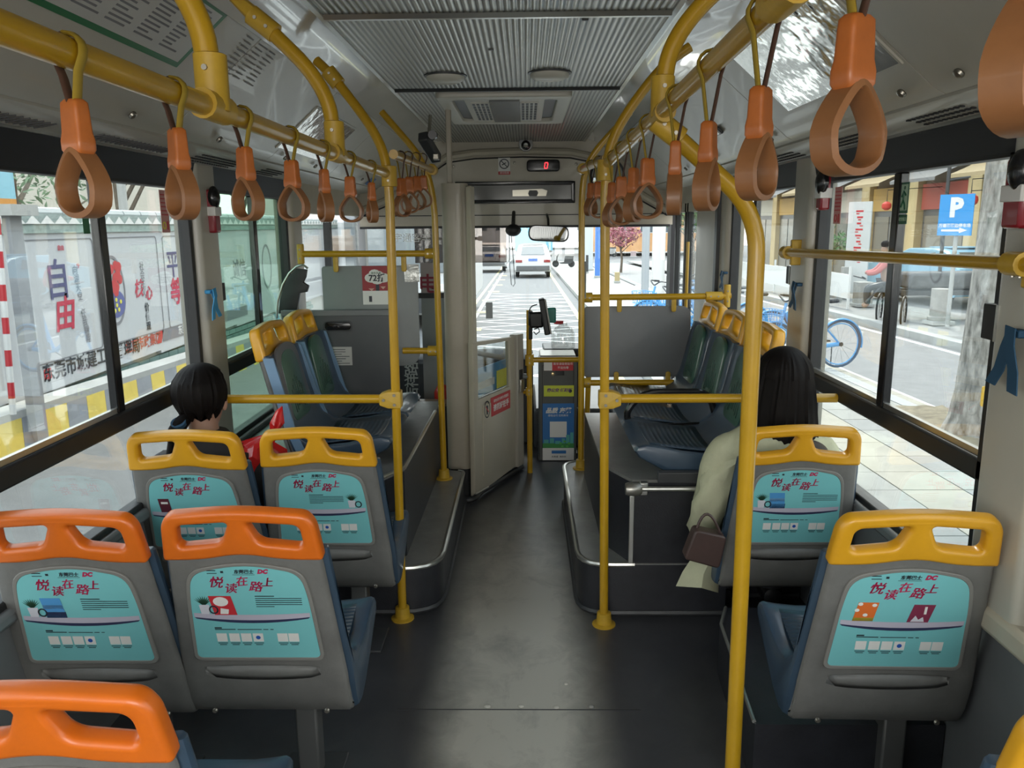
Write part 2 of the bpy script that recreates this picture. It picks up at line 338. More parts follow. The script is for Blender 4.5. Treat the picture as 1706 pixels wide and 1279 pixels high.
# ceiling: coves left and right, flat ribbed centre panels
seamsL = [YB, -.35, .75, 2.62, 3.64, 4.75, YF]; seamsR = [YB, -.3, .85, 1.98, 3.05, 4.15, 5.2, YF]
def cove(name, side):
    e = empty(name, kind='structure'); m = lambda x: x if side < 0 else -.165-x
    seams = seamsL if side < 0 else seamsR
    def strip(nm, prof, y0, y1, mt, th=.012, n=1):
        rows = [[Vector((m(x), y0+(y1-y0)*k/n, z)) for (x, z) in prof]+[Vector((m(x), y0+(y1-y0)*k/n, z+th)) for (x, z) in reversed(prof)] for k in range(n+1)]
        return MB().loft(rows).build(nm, mt, e, ang=50)
    strip('vent_strip', [(-1.33, 1.765), (-1.27, 1.772), (-1.18, 1.79), (-1.153, 1.805)], YB, YF, PANEL)
    for a, b_ in zip(seams[:-1], seams[1:]):
        strip('hatch_panel', [(-1.15, 1.812), (-1.12, 1.828), (-1.05, 1.889), (-.93, 1.994), (-.86, 2.055), (-.815, 2.092)], a+.003, b_-.003, PANEL)
    strip('gap_strip', [(-.83, 2.098), (-.795, 2.105)], YB, YF, DKG)
    strip('upper_cove', [(-.80, 2.082), (-.775, 2.105), (-.73, 2.138), (-.68, 2.155), (-.64, 2.162), (-.615, 2.162)], YB, YF, COVE, n=20)
    strip('trim_rail', [(-.635, 2.158), (-.630, 2.146), (-.612, 2.146), (-.607, 2.155)], YB, YF, ALU)
    strip('hatch_backing', [(-1.33, 1.83), (-1.15, 1.87), (-.95, 2.03), (-.8, 2.15)], YB, YF, BLK)
    return e
cl = cove('ceiling_cove_left', -1); cr_ = cove('ceiling_cove_right', 1)
ce = empty('ceiling', kind='structure')
js = [YB, -.1, 1.25, 2.60, 3.95, 6.48]
for a, b_ in zip(js[:-1], js[1:]): MB().b2((-.615, a+.004, 2.150), (.45, b_-.004, 2.160)).build('ceiling_panel', RIB, ce, smooth=False)
for y in js[1:-1]:
    MB().add([(-.61, y-.022, 2.15), (.447, y-.022, 2.15), (.447, y-.008, 2.138), (-.61, y-.008, 2.138), (.447, y+.008, 2.138), (-.61, y+.008, 2.138), (.447, y+.022, 2.15), (-.61, y+.022, 2.15)],
             [(0, 1, 2, 3), (3, 2, 4, 5), (5, 4, 6, 7)]).build('joint_strip', DKG if y > 3 else ALU, ce)
tag(MB().b2((XL-.06, YB-.05, 2.2), (XR+.06, YF+.15, 2.24)).build('roof', GPAN), kind='structure')
for s, x in ((-1, XL), (1, XR)): MB().b2((x+s*.04, YB, 1.76), (x+s*.06, YF, 2.2)).build('ceiling_side', GPAN, ce)
# vent perforations (slots) on the vent strips, joined: too small to count
def slots(parent, side, y0, y1, style):
    b_ = MB(); mx = (lambda x: x) if side < 0 else (lambda x: -.165-x); y = y0; k = 0
    while y < y1:
        if style: 
            for r in range(4):
                x = -1.265+.024*r; z = 1.7705+(x+1.27)*.2-.0006; b_.box((mx(x), y+(.006 if r % 2 else 0), z), (.011, .010, .004))
            y += .024
        else:
            b_.box((mx(-1.225), y, 1.7795), (.055, .006, .004), Matrix.Rotation(.35*(1 if side < 0 else -1), 3, 'Z') @ Matrix.Rotation((-.2 if side < 0 else .2), 3, 'Y')); y += .028
    tag(b_.build('vent_slots', BLK, parent, smooth=False), kind='stuff')
for a, b_, st in ((1.55, 2.12, 0), (2.35, 2.85, 0), (3.05, 3.5, 1), (3.8, 4.1, 1)): slots(cl, -1, a, b_, st)
for a, b_, st in ((1.42, 1.72, 1), (1.98, 2.25, 1), (2.5, 2.9, 1), (3.2, 3.6, 1)): slots(cr_, 1, a, b_, st)
# latches on the hatch panels
for (u, v) in ((220, 200), (365, 240), (475, 270), (525, 285), (602, 280)):
    p = aX(u, v, -1.10); MB().lathe([(.011, 0), (.013, .004), (.011, .010), (.004, .013)], axis='Z', n=14).build('latch', GOLD, cl, M=T(p.x, p.y, 1.835) @ RY(math.radians(180-40)))
for (u, v) in ((1603, 88), (1506, 130), (1286, 225), (1143, 290), (1200, 60)):
    p = aX(u, v, .935); MB().lathe([(.011, 0), (.013, .004), (.011, .010), (.004, .013)], axis='Z', n=14).build('latch', GOLD, cr_, M=T(p.x, p.y, 1.835) @ RY(math.radians(180+40)))
# surface frames on the slanting hatch panels
def onhatch(u, v, side, w_, h_, off=.004, rot=0):
    """matrix on the slanted panel under pixel (u,v): x along +Y(bus), y up the slope"""
    sgn = -1 if side < 0 else 1
    P0 = Vector((-1.12, 0, 1.828)); P1 = Vector((-.86, 0, 2.055))
    if side > 0: P0.x = -.165-P0.x; P1.x = -.165-P1.x
    up = (P1-P0).normalized(); xa = Vector((0, 1, 0)) if side < 0 else Vector((0, -1, 0)); nn = xa.cross(up)
    if nn.z > 0: xa = -xa; nn = -nn
    d = ray(u, v); t_ = (P0-O).dot(nn)/d.dot(nn); p = O+d*t_
    return frame(p+nn*off, xa, up)
# route map on the left (white sheet with a green border)
M = onhatch(236, 30, -1, 0, 0)
rm = empty('route_map', label='white route notice sheet with green border on left ceiling panel', cat='notice'); M0 = onhatch(295, 112, -1, 0, 0, .003); HM_ = (M0.inverted() @ onhatch(400, 35, -1, 0, 0, .003).translation).y; rm.matrix_world = M0 @ Matrix.Translation((-.52, HM_/2, 0)) @ Matrix.Diagonal((1, HM_/.235, 1, 1))
link('border', plate_mesh(rrect(1.02, .235, .004), [rrect(.985, .20, .002)], .002), mat('green_border', (.02, .16, .06), .4), rm)
MB().b2((-.5, -.108, -.001), (.5, .108, .0005)).build('sheet', mat('sheet_paper', (.52, .52, .49), .4), rm)
tl = MB()
for c_ in range(7):
    for r in range(12):
        ww = random.uniform(.05, .115); x0 = -.47+c_*.135; tl.b2((x0, .085-r*.0145, .0006), (x0+ww, .085-r*.0145+.006, .0012))
tag(tl.build('text_lines', mat('grey_print', (.20, .20, .21), .6), rm, smooth=False), kind='stuff')
rn = empty('printed_notice', label='faint grey printed seating notice next to the green bordered sheet', cat='notice'); rn.matrix_world = onhatch(413, 105, -1, 0, 0, .003)
tl = MB()
for c_ in range(3):
    for r in range(9):
        ww = random.uniform(.05, .09); x0 = -.16+c_*.105+.004*r; tl.b2((x0, .07-r*.0165, 0), (x0+ww, .07-r*.0165+.005, .0006))
tag(tl.build('text_lines', mat('faint_print', (.24, .23, .225), .6), rn, smooth=False), kind='stuff')
# glossy plastic covered pockets on the slanting panels
GPK = mat('wrinkled_clear_film', (.55, .54, .50), .07, metal=.85, bump=.9, bscale=3.2)
for side, (u, v), (w_, h_), lb in ((-1, (532, 228), (.78, .24), 'shiny film covered poster pocket on left ceiling panel'), (1, (1335, 95), (.80, .27), 'crinkled shiny film poster pocket on right ceiling panel')):
    o = empty('poster_pocket', label=lb, cat='poster holder'); o.matrix_world = onhatch(u, v, side, 0, 0, .002)
    MB().b2((-w_/2, -h_/2, 0), (w_/2, h_/2, .004)).build('film', GPK, o); 
    link('edge', plate_mesh(rrect(w_+.02, h_+.02, .01), [rrect(w_, h_, .008)], .006), PANEL, o)
# small ceiling lamp on the right slant and blue sticker on the left
o = empty('hatch_catch', label='small dark rectangular catch on right ceiling panel', cat='latch'); o.matrix_world = onhatch(1198, 216, 1, 0, 0, .003)
MB().b2((-.045, -.018, 0), (.045, .018, .012)).build('body', DKG, o, bevel=.003); MB().b2((-.03, -.012, .012), (.02, .012, .014)).build('plate', ALU, o)
o = empty('blue_sticker', label='blue printed sticker on the left ceiling panel near the front', cat='sticker'); o.matrix_world = onhatch(617, 302, -1, 0, 0, .003)
MB().b2((-.09, -.035, 0), (.09, .035, .001)).build('sheet', mat('blue_print', (.05, .16, .42), .4), o)
# ================================================================ PLATFORMS (wheel arches) 
def platform(name, label, step, box, zs, zb, trimlow):
    e = empty(name, (0, 0, 0), label=label, cat='wheel arch platform')
    MB().prism(step, 0, zs-.006).build('step_body', VINYL, e, ang=30)
    MB().prism(step, zs-.006, zs).build('step_tread', TREAD, e, ang=30)
    pp_ = [q for q in step[1:-1] if abs(q[0]+.085) < .55]; sx_ = 1 if pp_[0][0] > 0 else -1; path = [Vector((sx_*.42 if sx_ > 0 else -.52, pp_[0][1], zs-.004))]+[Vector((x, y, zs-.004)) for x, y in pp_]
    MB().tube(path, .011, 8).build('edge_trim', ALU, e)
    MB().tube([Vector((x, y, .012)) for x, y in step[1:-1]], .012, 6).build('skirting_trim', DKG, e)
    MB().prism(box, zs-.01, zb-.012).build('box_body', VINYL, e, ang=25); MB().prism(box, zb-.012, zb).build('box_top', TREAD, e, ang=25)
    return e
stL = [(XL+.002, 3.10)]+rpoly([(XL+.01, 3.10), (-.86, 3.10), (-.86, 2.94), (-.345, 2.94), (-.345, 4.20), (XL+.01, 4.40)], [0, 0, 0, .16, .03, 0])+[(XL+.002, 4.40)]
bxL = [(XL+.003, 3.105), (-.865, 3.105), (-.865, 2.945), (-.55, 2.945), (-.49, 3.06), (-.475, 4.30), (XL+.003, 4.30)]
pL = platform('wheel_arch_platform', 'black wheel arch platform with worn step on the left of the aisle', stL, bxL, .20, .57, True)
MB().tube([(-.80, 2.945, .572), (-.55, 2.945, .572), (-.49, 3.06, .572), (-.475, 4.05, .572)], .010, 8, flat=.8).build('box_trim', ALU, pL)
stR = [(XR-.002, 3.08)]+rpoly([(XR-.01, 3.08), (.78, 3.08), (.78, 2.93), (.205, 2.93), (.205, 4.30), (XR-.01, 4.42)], [0, 0, 0, .13, .10, 0])+[(XR-.002, 4.42)]
bxR = [(XR-.003, 3.085), (.785, 3.085), (.785, 2.935), (.405, 2.935), (.312, 3.14), (.305, 4.05), (XR-.003, 4.05)]
pR = platform('wheel_arch_platform', 'black wheel arch platform with worn grey step on the right of the aisle', stR, bxR, .22, .56, True)
MB().b2((.395, 2.920, .225), (.413, 2.935, .50)).build('corner_strip', ALU, pR, bevel=.002)
MB().tube([(.43, 2.90, .535), (.78, 2.90, .535)], .010, 10).build('front_rail', ALU, pR)
MB().lathe([(.0, 0), (.022, 0), (.026, .012), (.026, .05), (.018, .062), (0, .062)], (.375, 2.90, .535), 'X', 16).build('rail_end_cap', mat('worn_steel', (.4, .39, .36), .35, metal=.8, var=.25), pR)
MB().box((.445, 2.91, .535), (.03, .03, .05)).build('rail_bracket', ALU, pR, bevel=.004)
MB().b2((.50, 2.915, .55), (.78, 2.95, .595)).build('seat_support', DKG, pR, bevel=.005)
# low dark box under the second right seat
o = empty('seat_box', label='low black box under the occupied right seat', cat='seat box')
MB().prism([(.615, 1.95), (1.125, 1.95), (1.125, 2.62), (.86, 2.62), (.70, 2.62), (.655, 2.52)], .0, .19).build('box_body', VINYL, o, ang=25)
MB().tube([(.70, 2.62, .192), (.655, 2.50, .192), (.615, 1.96, .192)], .006, 6).build('edge_trim', ALU, o)
# ================================================================ SEATS
TILT = .2253
def yr(z): return (.876-z)*TILT
DIR = Vector((0, -TILT, 1)).normalized()
def backM(x, s, off=0):
    """matrix on the rear face of a seat back: s metres below the top, x sideways; local X = seat x, local Y = up the back, local Z = out to the rear"""
    p = Vector((x, 0, .876))-DIR*s; z = Vector((1, 0, 0)).cross(DIR); return frame(p+z*off, (1, 0, 0), DIR)
def smooth_closed(pts, it=1):
    for _ in range(it):
        q = []
        for i in range(len(pts)):
            a, b_ = pts[i], pts[(i+1) % len(pts)]; q += [(a[0]*.75+b_[0]*.25, a[1]*.75+b_[1]*.25), (a[0]*.25+b_[0]*.75, a[1]*.25+b_[1]*.75)]
        pts = q
    return pts
def wid(z):  # half width of the back at height z
    return .188+.032*max(0, min(1, (.80-z)/.42))
def slab(prof, hw, dish=0., dishback=0., extra=0., ts=(-1, -.985, -.94, -.8, -.5, 0, .5, .8, .94, .985, 1), top=None):
    cx_ = sum(p[0] for p in prof)/len(prof); rows = []
    for t_ in ts:
        row = []
        for i, (y, z) in enumerate(prof):
            sh = 0 if abs(t_) < .98 else (.006 if abs(t_) < .99 else .016)
            # move towards the medial line by sh
            a = Vector(prof[i-1]); c_ = Vector(prof[(i+1) % len(prof)]); tg = (c_-a).normalized(); nn = Vector((-tg.y, tg.x))
            yy, zz = y+nn.x*sh*slab.sg, z+nn.y*sh*slab.sg
            f = top[i] if top else 0
            k = (1-t_*t_)
            if f: 
                yy += -dishback*k*(1 if f == 1 else 0); zz += -dish*k*(1 if f == 2 else 0)
            row.append(Vector((t_*(hw(z)+extra), yy, zz)))
        rows.append(row)
    return MB().loft(rows)
def area(p): return sum(p[i-1][0]*p[i][1]-p[i][0]*p[i-1][1] for i in range(len(p)))
BUCKET = [(.080, .762), (.094, .70), (.112, .60), (.135, .50), (.158, .445), (.20, .41), (.26, .402), (.33, .412), (.40, .43), (.445, .437), (.475, .430), (.485, .41), (.47, .385), (.42, .352), (.35, .305), (.28, .262), (.225, .243), (.185, .25), (.163, .29), (.137, .38), (.108, .50), (.082, .62), (.062, .70), (.051, .762)]
BTOP = [1, 1, 1, 1, 1, 2, 2, 2, 2, 2, 2]+[0]*13
SHELLP = [(.0255, .764), (.034, .728), (.055, .632), (.085, .50), (.112, .38), (.130, .305), (.150, .262), (.178, .243), (.205, .238), (.205, .262), (.172, .29), (.146, .36), (.118, .48), (.088, .62), (.072, .70), (.056, .764)]
def seat_meshes():
    d = {}
    slab.sg = 1 if area(BUCKET) > 0 else -1
    d['bucket'] = slab(BUCKET, wid, .022, .018, .010, top=BTOP).mesh()
    slab.sg = 1 if area(SHELLP) > 0 else -1
    d['shell'] = slab(SHELLP, wid, 0, 0, -.004).mesh()
    # handle
    out = rpoly([(-.195, -.143), (-.10, -.140), (0, -.120), (.10, -.140), (.195, -.143), (.184, -.04), (.165, -.012), (0, .004), (-.165, -.012), (-.184, -.04)], [.012, .05, .06, .05, .012, .04, .05, .3, .05, .04], 6)
    h1 = rpoly([(-.152, -.104), (-.045, -.090), (-.020, -.032), (-.146, -.042)], [.02, .02, .016, .02], 6)
    h2 = [(-x, y) for x, y in reversed(h1)]
    me = plate_mesh(out, [list(reversed(h1)), list(reversed(h2))], .040, .012, 3)
    for v in me.vertices: v.co.z += -.10*v.co.x**2-.012
    d['handle'] = me
    for k, a in (('bucket', 40), ('shell', 40), ('handle', 50)): d[k].shade_smooth(); d[k].set_sharp_from_angle(angle=math.radians(a))
    # recess rim, poster
    po = rpoly([(-.158, -.438), (.158, -.438), (.146, -.25), (.133, -.177), (0, -.148), (-.133, -.177), (-.146, -.25)], [.016, .016, .05, .045, .16, .045, .05], 6)
    ro = rpoly([(-.168, -.449), (.168, -.449), (.156, -.25), (.142, -.168), (0, -.139), (-.142, -.168), (-.156, -.25)], [.024, .024, .05, .045, .16, .045, .05], 6)
    d['poster'] = plate_mesh(po, [], .002, 0); d['rim'] = plate_mesh(ro, [po], .008, .002, 1)
    # lower bulge
    rows = []
    for i in range(13):
        a = -1+2*i/12; wd = math.sqrt(max(0, 1-a*a)); x = .150*a
        rows.append([Vector((x, -.475+(.008*(1-a*a)), .001)), Vector((x, -.475+.010*wd, .006*wd)), Vector((x, -.485-.010*wd, .010*wd)), Vector((x, -.500-.018*wd, .001))])
    d['bulge'] = MB().loft(rows).mesh(); d['bulge'].shade_smooth()
    return d
SM = seat_meshes()
# green inset of the front of the back
ins = rpoly([(-.125, .47), (.125, .47), (.105, .74), (0, .765), (-.105, .74)], [.05, .05, .06, .12, .06], 6)
def posterart(kind, par):
    """flat print on the turquoise panel; par is the poster, local frame = back frame"""
    z = .0016
    _u = 0
    def tx(s, size, m, x, y, **k): return text(s, size, m, par, T(x, y, z), name='lettering', ext=.0001, **k)
    tx('东莞巴士', .0125, INK, -.002, -.163, bold=.0004, shear=.15, spacing=.92); tx('DC', .0165, CRIM, .043, -.1625, bold=.0012, shear=.3)
    mk = MB(); mk.b2((-.092, -.168, z), (-.068, -.166, z+.0002)); mk.b2((-.092, -.160, z), (-.070, -.1575, z+.0002)); mk.b2((-.030, -.1715, z), (.024, -.1705, z+.0002)); mk.box((-.055, -.163, z), (.007, .006, .0003))
    mk.build('print_marks', INK, par, smooth=False)
    for i, (ch, x, y, s_) in enumerate((('悦', -.076, -.196, .033), ('读', -.042, -.214, .029), ('在', -.012, -.193, .028), ('路', .020, -.209, .031), ('上', .050, -.196, .027))):
        for dd in (0, .0009, .0018): text(ch, s_*1.08, CRIM, par, T(x+dd-.0009, y+dd*.3, z) @ RZ(math.radians(-4+(i % 3)*5)), name='lettering', ext=.0001, shear=.25)
    sh = MB(); n_ = 10
    sh.add([(-.145+.29*i/n_, -.287-.010*(1-(2*i/n_-1)**2)*.6+(.0), z) for i in range(n_+1)]+[(-.145+.29*i/n_, -.300-.010*(1-(2*i/n_-1)**2), z) for i in range(n_+1)], [(i, i+1, n_+2+i, n_+1+i) for i in range(n_)])
    sh.build('shelf_print', mat('lilac_print', (.50, .47, .56), .5), par, smooth=False)
    s2 = MB(); s2.add([(-.145+.29*i/n_, -.300-.010*(1-(2*i/n_-1)**2), z) for i in range(n_+1)]+[(-.140+.28*i/n_, -.305-.014*(1-(2*i/n_-1)**2), z) for i in range(n_+1)], [(i, i+1, n_+2+i, n_+1+i) for i in range(n_)])
    s2.build('shelf_shade_print', mat('dark_blue_print', (.03, .035, .09), .5), par, smooth=False)
    cp = MB(); cp.b2((-.100, -.336, z), (-.082, -.332, z+.0002)); cp.b2((-.100, -.340, z), (-.048, -.3375, z+.0002)); cp.b2((-.043, -.340, z), (.018, -.338, z+.0002)); cp.b2((.022, -.340, z), (.035, -.338, z+.0002)); cp.b2((.040, -.340, z), (.048, -.338, z+.0002))
    for i, x in enumerate((-.086, -.054, -.024, .006, .068, .096)):
        cp.b2((x-.012, -.3835, z), (x+.012, -.3815, z+.0002)); cp.b2((x-.009, -.3885, z), (x+.009, -.3865, z+.0002))
    if kind in ('red', 'blue', 'rabbit', 'blue2'):
        x0 = {'red': .015, 'blue': .010, 'rabbit': -.042, 'blue2': .02}[kind]
        cp.b2((x0, -.237, z), (x0+.048, -.2345, z+.0002))
        for r in range(5): cp.b2((x0, -.2435-.0062*r, z), (x0+(.115 if r < 4 else .045), -.2415-.0062*r, z+.0002))
    tag(cp.build('small_print', INK, par, smooth=False), kind='stuff')
    wt = MB()
    for x in (-.086, -.054, -.024, .006, .068, .096): wt.b2((x-.013, -.3775, z), (x+.013, -.3515, z+.0002))
    tag(wt.build('label_squares', WHT, par, smooth=False), kind='stuff')
    dt = MB(); dt.lathe([(0, 0), (.006, 0), (.006, .0003), (0, .0003)], (.006, -.3645, z+.0002), 'Z', 10); dt.build('blue_mark', mat('bright_blue_print', (.02, .10, .45), .5), par, smooth=False)
    def book(x, y, w_, h_, col, lean=0., lines=None):
        poly = [(x+lean, y+h_), (x, y), (x+w_, y), (x+w_+lean, y+h_)]; MB().prism(poly, z, z+.0003).build('book_print', col, par, smooth=False)
    def pot(x, y, dark=False):
        MB().prism([(x-.013, y+.028), (x-.010, y), (x+.010, y), (x+.013, y+.028)], z, z+.0003).build('pot_print', mat('pale_print', (.62, .62, .68), .5), par, smooth=False)
        b_ = MB()
        for k in range(9):
            a = PI/2+(k-4)*.22; b_.add([(x-.004, y+.028, z+.0002), (x+.004, y+.028, z+.0002), (x+.03*math.cos(a), y+.028+.028*math.sin(a), z+.0002)], [(0, 1, 2)])
        b_.build('plant_print', mat('plant_print_green', (.02, .07, .04), .5), par, smooth=False)
        cx0 = x+.022; ring = [(cx0+.012*math.cos(a*PI/8), y+.013+.013*math.sin(a*PI/8)) for a in range(16)]; inn = [(cx0+.008*math.cos(a*PI/8), y+.013+.009*math.sin(a*PI/8)) for a in range(16)]
        link('headphones_print', plate_mesh(ring, [inn], .0003), INK, par, smooth=False, M=T(0, 0, z+.0004))
    if kind == 'red':
        pot(-.115, -.290); book(-.092, -.293, .056, .058, RED, -.009); 
        MB().lathe([(0, 0), (.019, 0), (.019, .0002), (0, .0002)], (-.072, -.252, z+.0003), 'Z', 16, sy=.75).build('book_circle_print', WHT, par, smooth=False)
        MB().prism([(-.078, -.290), (-.058, -.290), (-.055, -.276), (-.075, -.272)], z+.0003, z+.0005).build('book_figure_print', WHT, par, smooth=False)
    elif kind in ('blue', 'blue2'):
        pot(-.115, -.290); book(-.085, -.293, .050, .060, mat('sky_print', (.08, .30, .62), .5), -.006); book(-.085, -.293, .050, .018, mat('dark_blue_print', (.03, .035, .09), .5))
        book(-.088, -.266, .050, .012, mat('pale_blue_print', (.30, .55, .80), .5), -.001)
    elif kind == 'dark': book(-.112, -.290, .036, .052, mat('dark_red_print', (.10, .015, .03), .5), -.005); MB().b2((-.108, -.258, z+.0003), (-.085, -.250, z+.0004)).build('book_title_print', WHT, par, smooth=False)
    elif kind == 'rabbit': pot(.100, -.286)
    elif kind == 'two':
        OB = mat('orange_print', (.72, .16, .03), .5); book(-.118, -.290, .048, .055, OB, .008); book(-.118, -.290, .048, .010, mat('olive_print', (.45, .42, .05), .5), .001)
        b_ = MB()
        for (x, y) in ((-.105, -.240), (-.072, -.243), (-.111, -.258), (-.090, -.272)): b_.ball((x, y, z+.0003), (.006, .005, .0002), 8, 4)
        b_.build('book_figure_print', WHT, par, smooth=False)
        book(.010, -.292, .050, .052, mat('plum_print', (.22, .03, .07), .5), .010); MB().b2((.046, -.268, z+.0003), (.052, -.246, z+.0004)).build('book_title_print', WHT, par, smooth=False)
        MB().prism([(.018, -.290), (.050, -.290), (.046, -.276), (.036, -.284), (.028, -.272)], z+.0003, z+.0005).build('book_figure_print', mat('pale_print', (.62, .62, .68), .5), par, smooth=False)
def shift_art(p, before):
    bpy.context.view_layer.update()
    for k_ in kids(p):
        if k_ not in before: k_.matrix_local = T(0, -.008, 0) @ k_.matrix_local
def make_seat(loc, rz, label, group, hmat, art=None, leg='post', zs=1.0, z0=0., sideways=False, sidecol=None, face=None, ys=1.0):
    e = empty('passenger_seat', loc, rz, label, 'seat', group)
    S = Matrix.Translation((0, 0, z0)) @ Matrix.Diagonal((1, ys, zs, 1))
    def part(nm, me, m, M=Matrix(), par=e, **k):
        if me.users and len(me.materials) and me.materials[0] != m: me = me.copy(); me.materials.clear()
        return link(nm, me, m, par, M=(S @ M if par is e else M), smooth=False, **k)
    part('seat_bucket', SM['bucket'], CUSH if False else NAVY); part('back_shell', SM['shell'], SHELL)
    part('headrest_handle', SM['handle'], hmat, backM(0, 0.0))
    # ribbed pad lying in the bucket
    rows = []
    for i in range(9):
        t_ = i/8; y = .215+.215*t_; z = .410-.002+(.026*t_) ; hw = .19-.012*t_
        rows.append([Vector((k*hw, y, z-.022*(1-(k*hw/.245)**2)+.0035)) for k in (-1, -.66, -.33, 0, .33, .66, 1)])
    pad = MB().loft(rows, cap=False, closed=False); o = pad.build('seat_pad', CUSH, e, M=S)
    sd = o.modifiers.new('s', 'SOLIDIFY'); sd.thickness = .006
    # green inset with slots
    FM = frame(Vector((0, .137-.0145, .49)), (-1, 0, 0), Vector((0, -TILT*.9, 1)))
    def fr(x, zz): return (x, (zz-.49)*1.02)
    me = plate_mesh([fr(x, zz) for x, zz in ins], [], .016, .004, 1); g = link('backrest_inset', me, GRN, e, M=S @ FM)
    rb = MB()
    for k in range(7): x = -.075+.025*k; rb.box((x, .08+.018*math.cos(k-3), .0085), (.006, .13-.01*abs(k-3), .004))
    rb.build('inset_ribs', mat('dark_green_plastic', (.02, .06, .045), .4), g, bevel=.0015)
    if face:
        me = plate_mesh([fr(x*1.42, .465+(zz-.47)*1.12) for x, zz in ins], [], .012, .003, 1); link('backrest_face', me, face, e, M=S @ FM)
    if sidecol:
        for s in (-1, 1):
            b_ = MB(); b_.prism([(.052, .755), (.085, .62), (.115, .48), (.16, .36), (.19, .37), (.155, .46), (.125, .60), (.088, .755)], -.006, .006, Matrix(((0, 0, 1, 0), (1, 0, 0, 0), (0, 1, 0, 0), (0, 0, 0, 1))))
            o = b_.build('side_strip', sidecol, e)
            me = o.data
            for v in me.vertices: v.co.x = s*(wid(v.co.z)+.008)+v.co.x
            o.matrix_local = S
    if art:
        part('poster_rim', SM['rim'], mat('rim_plastic', (.22, .215, .20), .4), backM(0, 0, .002)); p = part('advert_panel', SM['poster'], TURQ, backM(0, 0, .004)); _n = set(bpy.data.objects); posterart(art, p); shift_art(p, _n)
    part('shell_bulge', SM['bulge'], SHELL, backM(0, 0, -.001))
    for s in (-1, 1): MB().lathe([(.006, -.002), (.008, .002), (.005, .006), (0, .006)], axis='Y', n=10).build('shell_bolt', GOLD, e, M=S @ T(s*.15, .145, .262) @ RZ(PI))
    if leg == 'post':
        MB().b2((.045, .20, .012), (.105, .26, .25)).build('leg', mat('leg_steel', (.16, .16, .155), .35, metal=.5), e, bevel=.006)
        MB().b2((-.20, .19, .235), (.20, .27, .262)).build('seat_bar', DKG, e, bevel=.004)
        MB().b2((-.01, .14, 0), (.16, .32, .012)).build('foot_plate', DKG, e, bevel=.003)
    return e
G1 = 'plastic passenger seats facing forward'
make_seat((-.685, 1.765, -.006), 0, 'orange topped aisle seat with red book advert, behind the yellow row', G1, ORS, 'red')
make_seat((-1.105, 1.75, -.006), 0, 'orange topped window seat with blue book advert, cut by left edge', G1, ORS, 'blue')
make_seat((-.725, 1.025, -.006), 0, 'nearest orange topped seat, only its handle in the bottom left corner', G1, ORS, 'blue2')
make_seat((-.690, 2.50, 0), 0, 'yellow topped aisle seat left, empty, advert with potted plant at right', G1, YELS, 'rabbit')
make_seat((-1.115, 2.47, 0), 0, 'yellow topped window seat left, in which the dark haired ponytail woman sits', G1, YELS, 'dark')
make_seat((.894, 1.715, 0), math.radians(-1.5), 'yellow topped right seat in front with two book advert, empty', G1, YELS, 'two')
make_seat((.900, 2.50, 0), 0, 'yellow topped right seat occupied by the long haired woman', G1, YELS, 'blue2', leg=None)
make_seat((.858, .965, 0), 0, 'nearest right seat, only a yellow corner of its top in view', G1, YELS, None)
G2 = 'sideways seats on the wheel arch platforms'
for i, y in enumerate((3.34, 3.80)):
    make_seat((-1.115, y, 0), -PI/2, ('grey faced sideways seat on the left platform nearest the woman', 'navy sideways seat on the left platform beside the driver partition')[i], G2, YELS, None, leg=None, zs=1.0, z0=.25, ys=1.18, sidecol=LBLUE, face=(mat('grey_seat_face', (.15, .15, .16), .4) if i == 0 else None))
for i, y in enumerate((3.20, 3.64, 4.08)):
    make_seat((.99, y, 0), PI/2, ('navy sideways seat on the right platform nearest the camera', 'middle navy sideways seat on the right platform', 'farthest navy sideways seat by the grey hanging panel')[i], G2, YELS, None, leg=None, zs=1.0, z0=.25, ys=1.18)
_st = [q for q in bpy.data.objects if q.get('label', '').startswith('middle navy sideways')][0]; bpy.context.view_layer.update()
o = bpy.data.objects.new('armrest', None); C.objects.link(o); o.parent = _st; o.matrix_parent_inverse = _st.matrix_world.inverted(); o['label'] = 'black looped armrest'
MB().tube(fillet([(.84, 3.43, .66), (.80, 3.43, .80), (.52, 3.43, .80), (.44, 3.43, .72), (.45, 3.43, .655), (.55, 3.43, .64), (.80, 3.43, .65)], .06, 4), .015, 10).build('arm_loop', BLKG, o)
# ================================================================ TUBES
def clamp(par, p, d, L=.07, r=.027, name='clamp'):
    """sleeve with two screws at p along d"""
    p = Vector(p); d = Vector(d).normalized(); MB().tube([p-d*L/2, p-d*L/2*.96, p+d*L/2*.96, p+d*L/2], [r*.85, r, r, r*.85], 14).build(name, YELC, par)
    s = Vector((0, -1, 0)) if abs(d.y) < .7 else Vector((0, 0, -1)); b_ = MB()
    for k in (-.22, .22): b_.tube([p+d*L*k+s*(r-.002), p+d*L*k+s*(r+.003)], .0045, 8)
    b_.build('screws', GOLD, par)
def teeplate(par, p, dx):
    """three screw clamp plate where a rail meets a pole"""
    x, y, z = p; b_ = plate_mesh(rpoly([(-.024, -.032), (.024, -.032), (.056, -.020), (.056, .020), (.024, .032), (-.024, .032)] if dx > 0 else [(-.056, -.020), (-.024, -.032), (.024, -.032), (.024, .032), (-.024, .032), (-.056, .020)], .006), [], .052, .004, 2)
    link('rail_clamp', b_, YELC, par, M=frame((x, y, z), (1, 0, 0), (0, 0, 1)))
    s = MB()
    for q in ((0, .018), (0, -.018), (.040*dx, 0)): s.tube([(x+q[0], y-.025, z+q[1]), (x+q[0], y-.029, z+q[1])], .006, 8)
    s.build('screws', GOLD, par)
